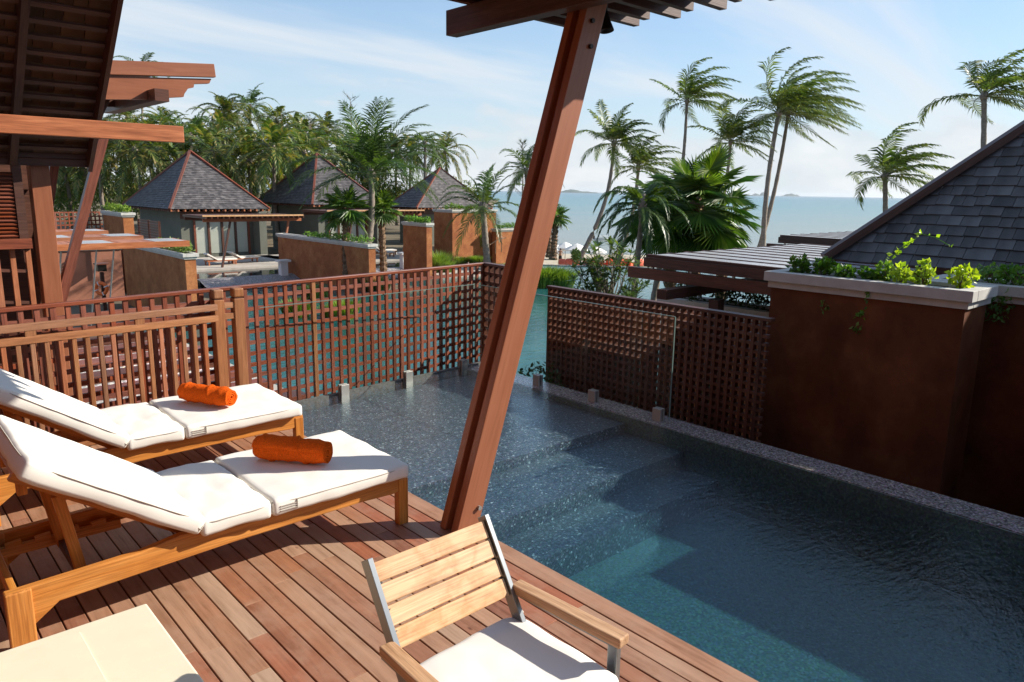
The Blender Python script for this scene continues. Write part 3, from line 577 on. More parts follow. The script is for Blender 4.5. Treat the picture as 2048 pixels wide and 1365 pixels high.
# ---- cushions
def cushion_mesh(L, W, T, r=.021, puff=.007, seed=0, mat=None, wr=.0042, nx=44, ny=34, nz=4, rc=None):
    """rounded pad centred on the origin: clamp a subdivided box to an inner box and push out by r, then puff and crease it"""
    idx = {}; vs = []; fs = []
    def vert(i, j, k):
        key = (i, j, k)
        if key in idx: return idx[key]
        x = (i/nx*2-1); y = (j/ny*2-1); z = (k/nz*2-1)
        p = V((x*L/2, y*W/2, z*T/2)); q = V((max(-L/2+r, min(L/2-r, p.x)), max(-W/2+r, min(W/2-r, p.y)), max(-T/2+r, min(T/2-r, p.z))))
        d = p-q
        if d.length > 1e-6: p = q+d.normalized()*r
        if rc:
            for sx, sy in ((1, 1), (-1, 1)):
                cx, cy = sx*(L/2-rc), sy*(W/2-rc)
                if (p.x-cx)*sx > 0 and (p.y-cy)*sy > 0:
                    dd = V((p.x-cx, p.y-cy, 0)); m = max(abs(dd.x), abs(dd.y))
                    if dd.length > 1e-6: sc = m/dd.length; p.x = cx+dd.x*sc; p.y = cy+dd.y*sc
        e = max(0, (1-abs(x)**5))*max(0, (1-abs(y)**5)); p.z += (1 if z > 0 else -.3)*puff*e*abs(z)
        w = noise.noise(V((p.x*7+seed, p.y*7, p.z*7)))*wr*1.4+noise.noise(V((p.x*13+seed, p.y*11, 3)))*wr*.5
        p += V((w*.5, w*.5, w if abs(z) > .9 else 0))
        idx[key] = len(vs); vs.append(p); return idx[key]
    for a, b in ((0, 0), (1, nz)):
        for i in range(nx):
            for j in range(ny):
                f = (vert(i, j, b), vert(i+1, j, b), vert(i+1, j+1, b), vert(i, j+1, b)); fs.append(f if a else f[::-1])
    for j, rev in ((0, 0), (ny, 1)):
        for i in range(nx):
            for k in range(nz):
                f = (vert(i, j, k), vert(i+1, j, k), vert(i+1, j, k+1), vert(i, j, k+1)); fs.append(f[::-1] if rev else f)
    for i, rev in ((0, 1), (nx, 0)):
        for j in range(ny):
            for k in range(nz):
                f = (vert(i, j, k), vert(i, j+1, k), vert(i, j+1, k+1), vert(i, j, k+1)); fs.append(f[::-1] if rev else f)
    me = bpy.data.meshes.new('pad'); me.from_pydata(vs, [], fs); me.update()
    if mat: me.materials.append(mat)
    me.polygons.foreach_set('use_smooth', [True]*len(me.polygons))
    return me
def piping(name, L, W, z, r, parent, M, seed=0):
    pts = []; n = 64
    for i in range(n+1):
        a = i/n*2*math.pi; c, s = math.cos(a), math.sin(a)
        e = 9; k = (abs(c)**e+abs(s)**e)**(-1/e); pts.append((c*k*(L/2+.0015), s*k*(W/2+.0015), z+.002*noise.noise(V((i*.3+seed, 0, 0)))))
    mb = MB(); mb.tube(pts, .0028, 5, cap=False); return mb.obj(name, M_piping, parent, smooth=True, M=M)
def pad(name, M, L, W, T, parent, seed, **kw):
    o = bpy.data.objects.new(name, cushion_mesh(L, W, T, seed=seed, mat=M_fabric, **kw)); link(o, M, parent)
    piping('piping', L-.0, W-.0, T/2-.020, 0, o, M, seed)
    return o
# ---- sun loungers
def make_lounger():
    X0, Y0 = .33, 3.585; W = .74
    t = empty('sun_lounger', (1.3, 3.95, 0))
    # side rails with the deeper gusset at the leg
    for s, y in ((0, Y0+.025), (1, Y0+W-.025)):
        mb = MB()
        prof = [(X0, .30), (X0+.55, .315), (X0+.74, .345), (X0+.85, .345), (2.42, .315), (2.42, .235), (2.31, .215), (2.10, .225), (X0+1.0, .222), (X0+.20, .195), (X0+.14, .15), (X0+.10, .12), (X0, .12)]
        prof = [(a-1.3, b) for a, b in prof]; n = len(prof)
        vs = [(a, -.022, b) for a, b in prof]+[(a, .022, b) for a, b in prof]
        mb.add(vs, [tuple(range(n)), tuple(range(2*n-1, n-1, -1))]+[(i, i+n, (i+1) % n+n, (i+1) % n) for i in range(n)])
        mb.obj('side_rail', M_teak, t, M=Matrix.Translation((1.3, y, 0)), bevel=.006)
        bar('leg', (X0+.05, y-(.006 if s == 0 else -.006), 0), (X0+.05, y-(.006 if s == 0 else -.006), .30), .06, .10, M_teak, t, up=(1, 0, 0), bevel=.006)
        bar('leg', (2.385, y, 0), (2.385, y, .3), .055, .07, M_teak, t, up=(1, 0, 0), bevel=.006)
    bar('end_rail', (2.40, Y0+.05, .275), (2.40, Y0+W-.05, .275), .03, .07, M_teak, t, bevel=.004)
    bar('end_rail', (X0+.04, Y0+.05, .26), (X0+.04, Y0+W-.05, .26), .03, .07, M_teak, t, bevel=.004)
    for i in range(11):
        x = 1.20+i*.108; bar('slat', (x, Y0+.048, .312), (x, Y0+W-.048, .312), .07, .016, M_teak, t)
    # backrest: hinge at x 1.13
    hx, hz, a = 1.13, .335, R(34.3); d = V((-math.cos(a), 0, math.sin(a))); nrm = V((math.sin(a), 0, math.cos(a)))
    h = V((hx, 0, hz)); Lb = .87
    for y in (Y0+.10, Y0+W-.10): bar('back_rail', h+V((0, y, 0))-nrm*.022, h+V((0, y, 0))+d*(Lb-.02)-nrm*.022, .035, .04, M_teak, t, up=nrm, bevel=.003)
    for i in range(8): p = h+d*(.05+.11*i)-nrm*.004; bar('back_slat', p+V((0, Y0+.07, 0)), p+V((0, Y0+W-.07, 0)), .07, .014, M_teak, t, up=nrm)
    # props, notched rack and cross bar
    for y in (Y0+.15, Y0+W-.15):
        p = h+d*.62-nrm*.05; q = V((.66, 0, .20)); bar('prop', p+V((0, y, 0)), q+V((0, y, 0)), .03, .05, M_teak, t, bevel=.004)
        p2 = h+d*.80-nrm*.02; bar('prop_block', p2+V((0, y, 0)), p2+V((0, y, -.085)), .04, .045, M_teak, t, bevel=.004)
    bar('cross_bar', (.66, Y0+.06, .215), (.66, Y0+W-.06, .215), .04, .04, M_dark, t)
    for y in (Y0+.09, Y0+W-.09):
        bar('rack', (.36, y, .215), (.95, y, .215), .03, .05, M_teak, t)
        for k in range(4): bar('notch', (.42+.13*k, y, .245), (.49+.13*k, y, .252), .028, .022, M_teak, t)
    bar('tray', (.95, Y0+W+.02, .30), (1.20, Y0+W+.02, .30), .11, .018, M_teak, t)
    bar('tray_edge', (.95, Y0+W+.075, .312), (1.20, Y0+W+.075, .312), .014, .03, M_teak, t)
    # mattress in three pads
    yc = Y0+W/2-.01; WW = .855
    pad('foot_pad', Matrix.Translation((1.957, yc, .372)) @ Matrix.Rotation(R(-.4), 4, 'Z'), .865, WW, .092, t, 3)
    pad('seat_pad', Matrix.Translation((1.335, yc, .372)), .365, WW-.01, .092, t, 8, puff=.010, wr=.007)
    c = h+d*(Lb*.5)+nrm*.052; M = Matrix(((-d.x, 0, nrm.x, c.x), (0, 1, 0, yc), (-d.z, 0, nrm.z, c.z), (0, 0, 0, 1)))
    b = pad('back_pad', M, Lb, WW-.01, .098, t, 5)
    for s in (-1, 1):
        p = V((1.535, yc+s*(WW/2-.02), .395)); mb = MB(); mb.tube([p+V((-.012, 0, .006)), p+V((0, -.012*s, .015)), p+V((.012, 0, .006)), p+V((0, .008*s, -.002)), p+V((-.012, 0, .006))], .003, 5); mb.obj('tie', M_piping, t, smooth=True)
        p = V((1.145, yc+s*(WW/2-.012), .385)); mb = MB(); mb.tube([p+V((-.02, 0, .01)), p+V((0, -.015*s, .02)), p+V((.018, 0, .006)), p+V((0, .01*s, -.01)), p+V((-.02, 0, .01))], .0035, 5); mb.obj('tie', M_piping, t, smooth=True)
    # sewn care strap on the foot pad's near side
    mb = MB()
    for k in range(3): mb.box(1.56, yc-WW/2-.0035, .352+.013*k, 1.66, yc-WW/2+.003, .355+.013*k)
    mb.box(1.655, yc-WW/2-.0035, .345, 1.658, yc-WW/2+.003, .395)
    mb.obj('stitching', M_piping, t)
    mb = MB()
    for k in range(2): mb.box(-.10, -WW/2-.0005, -.012+.016*k, 0, -WW/2+.008, -.009+.016*k)
    mb.obj('stitching', M_piping, t, M=M @ Matrix.Translation((Lb/2-.06, .006, 0)))
    return t
l1 = make_lounger(); tag(l1, 'teak sun lounger with cream mattress nearest the camera, beside the cream table', 'sun lounger', 'teak sun loungers on the deck')
l2 = copy_tree(l1, Matrix.Translation((.075, 1.545, 0)) @ WM[l1.name], label='teak sun lounger with cream mattress farther back, beside the wooden gate')
# ---- rolled towels
def towel(p, q, r, label, seed):
    p = V(p); q = V(q); M, L = frame(p, q); n = 90; nx = 36; turns = 4.2
    vs = []; fs = []; rg = random.Random(seed)
    for i in range(nx+1):
        x = i/nx*L; e = min(x, L-x)/L
        sag = .86+.14*min(1, e*7)+.05*noise.noise(V((x*5, seed, 0)))
        for k in range(n+1):
            u = k/n; th = u*turns*2*math.pi+.6+seed; rr = (.012+(r-.012)*u**.85)*sag
            fold = .0 if u < .76 else .0055*noise.noise(V((x*16+seed*5, math.sin(th)*1.2, math.cos(th)*1.2)))*2+.003*noise.noise(V((x*45, th*3, seed)))
            # helical wrap ridges across the outer turn
            if u > .76:
                for hx in (.18, .66): dd = (x/L-hx)*L-(th % (2*math.pi)-math.pi)*.022; fold += .012*math.exp(-(dd/.010)**2)
            rr += fold; off = .006*noise.noise(V((u*9, 2.1*seed, 0)))*(1 if i in (0, nx) else .6)
            vs.append(V((x+off, rr*math.cos(th), rr*math.sin(th)*.93)))
    for i in range(nx):
        for k in range(n): a = i*(n+1)+k; fs.append((a, a+1, a+n+2, a+n+1))
    me = bpy.data.meshes.new('towel'); me.from_pydata(vs, [], fs); me.update(); me.materials.append(M_towel); me.polygons.foreach_set('use_smooth', [True]*len(me.polygons))
    o = bpy.data.objects.new('rolled_towel', me); link(o, M)
    s = o.modifiers.new('thickness', 'SOLIDIFY'); s.thickness = .009; s.offset = -1
    return tag(o, label, 'towel', 'orange towels on the loungers')
towel((1.715, 4.15, .506), (1.99, 3.785, .504), .086, 'rolled orange towel on the nearer lounger, in the shadow of the post', 1)
towel((1.80, 5.69, .504), (2.01, 5.29, .502), .083, 'brighter rolled orange towel on the farther lounger near the gate posts', 2)
# ---- low table
def table():
    t = empty('low_table', (.25, 2.35, 0), label='low cream table with a raised border, at the lower left corner', cat='table')
    block('table_top', -.42, 1.86, .462, .687, 2.781, .498, M_table, t, bevel=.008)
    block('inlay_panel', -.36, 1.92, .4985, .452, 2.728, .5025, M_table, t, bevel=.0015)
    for x in (-.37, .62):
        for y in (1.93, 2.70): block('leg', x-.03, y-.03, 0, x+.03, y+.03, .461, M_table, t, bevel=.006)
table()
# ---- armchair
def chair():
    rz = R(1.0); t = empty('armchair', (1.42, 1.6, 0), rz, label='steel armchair with pale wooden back slats and white seat pad', cat='chair')
    B = Matrix.Translation((1.42, 1.6, 0)) @ Matrix.Rotation(rz, 4, 'Z')
    def P(x, y, z): return B @ V((x, y, z))
    def by(z): return .155+(z-.50)*.62      # back line
    for s in (-1, 1):
        x = s*.255
        bar('back_upright', P(x, by(.44), .44), P(x, by(.845), .845), .05, .02, M_steel2, t, up=V((1, 0, 0)), bevel=.002)
        for z0, z1 in ((.44, .845),): pass
        bar('rear_leg', P(x*1.06, .27, 0), P(x*1.06, .16, .46), .04, .02, M_steel2, t, up=V((1, 0, 0)))
        bar('front_leg', P(s*.312, -.235, 0), P(s*.312, -.235, .585), .042, .02, M_steel2, t, up=V((1, 0, 0)), bevel=.002)
        bar('arm_bar', P(s*.312, -.25, .585), P(s*.29, .215, .585), .03, .012, M_steel2, t)
        mb = MB(); mb.box(-.245, -.026, -.0175, .245, .026, .0175)
        Mx, _ = frame(P(s*.312, -.275, .61), P(s*.285, .215, .61)); mb2 = MB(); mb2.box(0, -.027, -.0175, .492, .027, .0175)
        mb2.obj('armrest', M_arm, t, M=Mx, bevel=.005)
    for i in range(4):
        z = .803-.062*i
        p, q = P(-.243, by(z)-.002, z), P(.243, by(z)-.002, z); up = (B.to_3x3() @ V((0, .53, .85))).normalized()
        bar('back_slat', p, q, .022, .0655, M_pale, t, up=up, bevel=.004)
    bar('seat_frame', P(-.26, -.24, .425), P(.26, -.24, .425), .03, .03, M_steel2, t); bar('seat_frame', P(-.26, .20, .425), P(.26, .20, .425), .03, .03, M_steel2, t)
    for i in range(7): bar('seat_slat', P(-.27, -.21+.065*i, .437), P(.27, -.21+.065*i, .437), .05, .012, M_pale, t)
    me = cushion_mesh(.56, .51, .062, r=.028, puff=.010, seed=7, mat=M_fabric, rc=.085)
    o = bpy.data.objects.new('seat_pad', me); link(o, B @ Matrix.Translation((0.012, -.035, .474)), t)
    for s in (-1, 1):
        p = P(s*.262, .17, .52); mb = MB(); mb.tube([p, p+V((.012, .004, .02)), p+V((.02, 0, .004)), p+V((.006, 0, -.006)), p+V((.012, .01, -.03)), p+V((.02, .012, -.05))], .0032, 6); mb.obj('tie', M_fabric, t, smooth=True)
        m = MB()
        for z in (.775, .70, .64): m.tube([P(s*.243, by(z)+.02, z), P(s*.235, by(z)-.014, z)], .005, 6)
        m.obj('slat_bolt', M_steel2, t)
chair()
# ================================================================== vegetation builders
def leaf_scatter(mb, n, center, size, ls, rg, up=.4, aspect=.45, shape=None):
    """n folded leaves of length ls through an ellipsoid (or box) volume"""
    for _ in range(n):
        while True:
            u = V((rg.uniform(-1, 1), rg.uniform(-1, 1), rg.uniform(-1, 1)))
            if shape == 'box' or u.length <= 1: break
        p = V((center[0]+u.x*size[0], center[1]+u.y*size[1], center[2]+u.z*size[2]))
        d = V((rg.gauss(0, 1), rg.gauss(0, 1), rg.gauss(0, 1)+up)).normalized(); s = d.cross(V((rg.gauss(0, 1), rg.gauss(0, 1), rg.gauss(0, 1)))).normalized()
        l = ls*rg.uniform(.6, 1.25); w = l*aspect*.5; nn = d.cross(s)*w*.35; m = p+d*l*.5
        mb.add([p, m+s*w+nn, p+d*l, m-s*w+nn], [(0, 1, 2), (0, 2, 3)])
def blades(mb, n, c, rad, h, rg, w=.012, lean=.35):
    for _ in range(n):
        a = rg.uniform(0, 6.283); r = rad*math.sqrt(rg.random()); p = V((c[0]+r*math.cos(a), c[1]+r*math.sin(a), c[2]))
        k = rg.uniform(.6, 1.1)*h; ld = V((math.cos(a)*r/rad*lean+rg.gauss(0, .12), math.sin(a)*r/rad*lean+rg.gauss(0, .12), 0))*k
        s = V((-math.sin(a+rg.gauss(0, 1)), math.cos(a), 0)).normalized()*w
        m = p+V((0, 0, k*.6))+ld*.35; t = p+V((0, 0, k*.92))+ld
        mb.add([p-s, p+s, m+s*.8, m-s*.8, t], [(0, 1, 2, 3), (3, 2, 4)])
def frond_geo(mb, base, az, el, L, wind, rg, nst=22, lw=.07, ll=.75, droop=.09, N=14, side_droop=.5):
    d = (V((math.cos(az)*math.cos(el), math.sin(az)*math.cos(el), math.sin(el)))+wind*2.2).normalized(); p = V(base); pts = [p.copy()]; st = L/N
    for i in range(N):
        k = (i+1)/N; d = (d+V((0, 0, -droop*(.4+1.6*k)))+wind*(.25+1.2*k)).normalized(); p = p+d*st; pts.append(p.copy())
    mb.tube(pts, [.032*(1-.85*i/N)*max(.6, L/4) for i in range(N+1)], 3, cap=False)
    for s in range(nst):
        u = .12+.88*(s/(nst-1)); x = u*N; i = min(int(x), N-1); f = x-i; q = pts[i].lerp(pts[i+1], f); t = (pts[i+1]-pts[i]).normalized()
        side = t.cross(V((0, 0, 1)));
        if side.length < .1: side = V((math.sin(az), -math.cos(az), 0))
        side.normalize(); upv = side.cross(t)
        l0 = ll*(math.sin(min(1, .18+u*.9)*math.pi*.92)**.6)*L/4
        for sg in (-1, 1):
            l = l0*rg.uniform(.8, 1.12); dd = (side*sg*(.85-.35*u)+t*(.45+.6*u)+upv*.25+V((0, 0, -side_droop*.3))+wind*1.4+V((rg.gauss(0, .07), rg.gauss(0, .07), rg.gauss(0, .07)))).normalized()
            m = q+dd*l*.5; e = m+(dd+V((0, 0, -side_droop))+wind*1.2).normalized()*l*.5; w = t*lw*.5
            mb.add([q-w*.6, q+w*.6, m+w, m-w, e], [(0, 1, 2, 3), (3, 2, 4)])
def trunk_mesh(mb, p, q, r0, r1, bend=V((0, 0, 0)), n=9, seg=22, ring=.06, flare=1.5):
    p = V(p); q = V(q); pts = []; rad = []
    for i in range(seg+1):
        u = i/seg; c = p.lerp(q, u)+bend*math.sin(math.pi*u); pts.append(c); rad.append((r0+(r1-r0)*u**.8)*(1+(flare-1)*math.exp(-u*14))*(1+ring*(1 if i % 2 else -1)))
    mb.tube(pts, rad, n)
PALM_N = [0]
def palm(base, top, L, label, nf=20, wind=V((0, 0, 0)), r0=.17, r1=.11, bend=V((0, 0, 0)), mat=None, seed=None, parts=True, coco=0, el=(-.35, 1.35), droop=.09, nst=22, lw=.07, ll=.75, group=None, skirt=0, sdroop=.5):
    PALM_N[0] += 1; rg = random.Random(seed if seed is not None else PALM_N[0]*7+1); mat = mat or M_palm
    base = V(base); top = V(top); t = empty('coconut_palm', base, label=label, cat='palm tree', group=group)
    mb = MB(); trunk_mesh(mb, base, top, r0, r1, bend); mb.obj('trunk', M_trunk, t, smooth=True)
    hd = MB(); hd.tube([top-V((0, 0, .25)), top+V((0, 0, .1)), top+V((0, 0, .45))], [r1*1.0, r1*1.9, r1*.8], 8); crown = hd.obj('crown', M_trunk, t, smooth=True)
    allm = MB()
    for i in range(nf):
        a = i*2.39996+rg.uniform(-.25, .25); u = (i+.5)/nf; e = el[1]+(el[0]-el[1])*u+rg.uniform(-.12, .12)
        m = MB() if parts else allm
        frond_geo(m, top+V((math.cos(a), math.sin(a), 0))*r1*.8+V((0, 0, .25-.2*u)), a, e, L*rg.uniform(.82, 1.08)*(1 if u > .12 else .7), wind, rg, nst, lw, ll, droop, side_droop=sdroop)
        if parts: m.obj('frond', mat, crown)
    if not parts: allm.obj('fronds', mat, crown, kind='stuff')
    for i in range(coco):
        a = rg.uniform(0, 6.28); c = top+V((math.cos(a)*r1*2, math.sin(a)*r1*2, -.05-.3*rg.random())); m = MB(); m.tube([c+V((0, 0, .12)), c+V((0, 0, .06)), c, c-V((0, 0, .08)), c-V((0, 0, .12))], [.02, .10, .125, .08, .01], 6); m.obj('coconut', M_coco, crown, smooth=True)
    return t
def fan_palm(base, top, R0, label, nf=16, Rf=.75, pet=.7, r=.16, seed=1, shag=True, el=(-.7, 1.4), group=None, mat=None, nseg=22, skirt=True):
    rg = random.Random(seed); base = V(base); top = V(top); t = empty('fan_palm', base, label=label, cat='fan palm', group=group)
    mb = MB(); trunk_mesh(mb, base, top, r, r*.85, ring=.12, seg=26)
    if shag:
        for i in range(170):
            u = rg.random(); a = rg.uniform(0, 6.28); c = base.lerp(top, u); o = V((math.cos(a), math.sin(a), 0)); s = V((-o.y, o.x, 0)); rr = r*.95
            mb.add([c+o*rr-s*.05, c+o*rr+s*.05, c+o*(rr+.09)+V((0, 0, .16)), ], [(0, 1, 2)])
    mb.obj('trunk', M_shag if shag else M_trunk, t)
    hub = MB(); hub.tube([top-V((0, 0, .1)), top+V((0, 0, .2)), top+V((0, 0, .4))], [r, r*1.1, r*.4], 7); crown = hub.obj('crown', M_shag, t)
    for i in range(nf):
        a = i*2.39996+rg.uniform(-.3, .3); u = (i+.5)/nf; e = el[1]+(el[0]-el[1])*u**.85+rg.uniform(-.15, .15)
        d = V((math.cos(a)*math.cos(e), math.sin(a)*math.cos(e), math.sin(e))); c0 = top+V((0, 0, .15)); m = MB(); P = pet*rg.uniform(.75, 1.1); Rl = Rf*rg.uniform(.8, 1.1)
        c1 = c0+d*P+V((0, 0, -.05*P)); m.tube([c0, (c0+c1)/2+V((0, 0, .03)), c1], [.02, .015, .012], 4, cap=False)
        dd = (d+V((0, 0, -.35))).normalized(); side = dd.cross(V((0, 0, 1)));
        side = side.normalized() if side.length > .1 else V((1, 0, 0)); nn = side.cross(dd).normalized()
        if nn.z < 0: nn = -nn
        for k in range(nseg):
            th = (k/(nseg-1)-.5)*R(285); w = R(285)/nseg*.5; q = dd*math.cos(th)+side*math.sin(th)
            ql = dd*math.cos(th-w)+side*math.sin(th-w); qr = dd*math.cos(th+w)+side*math.sin(th+w); ll = Rl*(.78+.22*math.cos(th*.6))*rg.uniform(.92, 1.05); ri = ll*.5
            z = nn*(.035*Rl); cup = nn*(-.10*Rl*abs(math.sin(th/2)))
            A = c1; B1 = c1+ql*ri-z+cup; B2 = c1+qr*ri-z+cup; Cc = c1+q*ri+z+cup; T = c1+q*ll+V((0, 0, -.14*ll*rg.uniform(.5, 1.6)))+cup
            m.add([A, B1, Cc, B2, T], [(0, 1, 2), (0, 2, 3), (1, 4, 2), (2, 4, 3)])
        m.obj('fan_leaf', mat or M_fan, crown)
    if skirt:
        m = MB()
        for i in range(40):
            a = rg.uniform(0, 6.28); o = V((math.cos(a), math.sin(a), 0)); s = V((-o.y, o.x, 0))*.05; c = top+V((0, 0, rg.uniform(-.25, .1)))+o*r
            m.add([c-s, c+s, c+o*rg.uniform(.15, .5)-V((0, 0, rg.uniform(.3, .75)))], [(0, 1, 2)])
        m.obj('dry_skirt', M_dead, crown)
    return t
# ================================================================== ground, sea, lagoon
FH = V((CF.x, CF.y, 0)).normalized(); RH = V((FH.y, -FH.x, 0))
def loc(D, lat, z=0): p = FH*D+RH*lat; return V((p.x, p.y, z))
GZ = -3.5
def ground_h(D, lat):
    # land to the left runs on; to the right it falls to the beach and the sea
    def sm(a, b, x): x = max(0, min(1, (x-a)/(b-a))); return x*x*(3-2*x)
    h = GZ-1.4*sm(57, 60, D)-.95*sm(66, 82, D)-.5*sm(82, 106, D)-3*sm(104, 150, D)
    land = sm(-.015, -.045, lat/max(D, 1)) if False else sm(2, -6, lat+.022*D)
    far = GZ+.8*sm(60, 200, D)
    left = land*sm(48, 62, D)
    return h*(1-left)+far*left if D > 48 else h
def build_ground():
    mb = MB(); Ds = [3+i*1.5 for i in range(72)]+[112+i*12 for i in range(45)]; n = 90
    for D in Ds:
        for j in range(n+1):
            lat = (j/n*2-1)*max(60, D*1.15); z = ground_h(D, lat); mb.v.append(tuple(loc(D, lat, z)))
    for i in range(len(Ds)-1):
        for j in range(n): a = i*(n+1)+j; mb.f.append((a, a+1, a+n+2, a+n+1))
    o = mb.obj('ground', M_ground, smooth=True, kind='structure'); o.data.materials.append(M_sand)
    for p in o.data.polygons:
        c = p.center; D = c.dot(FH); lat = c.dot(RH)
        if D > 60 and lat+.022*D > -3: p.material_index = 1
    # floor below the camera's own building, down to the garden
    block('ground_strip', 5.72, -4, -1.7, 6.9, 6.9, -1.35, M_soil, kind='structure')
    s = MB(); S = 40000; s.quad((-S, -S, 0), (S, -S, 0), (S, S, 0), (-S, S, 0)); s.obj('sea', M_sea, M=Matrix.Translation((0, 0, -6.3)), kind='structure')
build_ground()
def lagoon():
    pts = [onz(1075, 529.5, -3.3), onz(1250, 533, -3.3), onz(1500, 545, -3.3), loc(22, 16, -3.3), loc(10, 7, -3.3), loc(9, -9, -3.3), loc(22, -14, -3.3), loc(38, -14, -3.3), onz(900, 556, -3.3), onz(985, 552, -3.3), onz(1060, 535, -3.3)]
    mb = MB(); n = len(pts); mb.add([(p.x, p.y, -3.3) for p in pts], [tuple(range(n))]); mb.obj('lagoon_pool', M_lagoon, kind='structure')
    bar('pool_edge', onz(1060, 530, -3.29), onz(1500, 544.5, -3.29), .3, .1, M_slate, kind='structure')
lagoon()
# ================================================================== right: planter wall, villa roof, glass pergolas
def planter(x0, y0, x1, y1, zt, zb, name, label, cat='wall', mat=None, cap=.16, over=.06, soil=True, parent=None):
    t = empty(name, ((x0+x1)/2, (y0+y1)/2, zb), label=label, cat=cat)
    block('wall_body', x0, y0, zb, x1, y1, zt-cap, mat or M_stucco, t)
    c = cap
    def ringcap(o, a, b, th):
        for nm, q in (('cap_stone', (x0-o, y0-o, x0-o+th, y1+o)), ('cap_stone', (x1+o-th, y0-o, x1+o, y1+o)), ('cap_stone', (x0-o+th, y0-o, x1+o-th, y0-o+th)), ('cap_stone', (x0-o+th, y1+o-th, x1+o-th, y1+o))):
            L = max(q[2]-q[0], q[3]-q[1]); k = max(1, int(L/1.2))
            for i in range(k):
                if q[3]-q[1] >= q[2]-q[0]: block(nm, q[0], q[1]+(q[3]-q[1])*i/k+.001, a, q[2], q[1]+(q[3]-q[1])*(i+1)/k-.001, b, M_cap, t, bevel=.004)
                else: block(nm, q[0]+(q[2]-q[0])*i/k+.001, q[1], a, q[0]+(q[2]-q[0])*(i+1)/k-.001, q[3], b, M_cap, t, bevel=.004)
    th = min(.14, (x1-x0)*.4)
    ringcap(over*.45, zt-c, zt-c*.6, th); ringcap(over, zt-c*.6+.0015, zt, th)
    if soil: block('soil', x0+th*.5, y0+th*.5, zt-c, x1-th*.5, y1-th*.5, zt-.035, M_soil, t)
    return t
ZC = ax(1700, 562, 0, 6.87).z
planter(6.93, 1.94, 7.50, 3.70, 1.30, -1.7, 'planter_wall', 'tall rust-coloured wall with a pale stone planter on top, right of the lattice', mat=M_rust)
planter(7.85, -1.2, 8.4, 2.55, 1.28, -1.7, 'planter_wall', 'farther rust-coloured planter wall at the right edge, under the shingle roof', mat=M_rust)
planter(6.93, -6.0, 7.5, 1.25, 1.30, -1.7, 'planter_wall', 'unseen rust-coloured planter wall added to carry the shadow edge along the pool', mat=M_rust)  # out of view, added so the shade on the water runs on
def herb(c, r, h, n, mat, label, seed, ls=.055, group=None, stems=5):
    rg = random.Random(seed); t = empty('planter_plant', c, label=label, cat='plant', group=group); mb = MB()
    for i in range(stems):
        a = rg.uniform(0, 6.28); e = V(c)+V((math.cos(a)*r*.7, math.sin(a)*r*.7, h*rg.uniform(.55, 1))); mb.tube([c, V(c).lerp(e, .5)+V((0, 0, h*.08)), e], [.006, .005, .003], 4, cap=False)
    mb.obj('stem', M_branch, t)
    m = MB(); leaf_scatter(m, n, (c[0], c[1], c[2]+h*.55), (r, r, h*.5), ls, rg, up=.8, aspect=.75); m.obj('leaves', mat, t, kind='stuff')
    return t
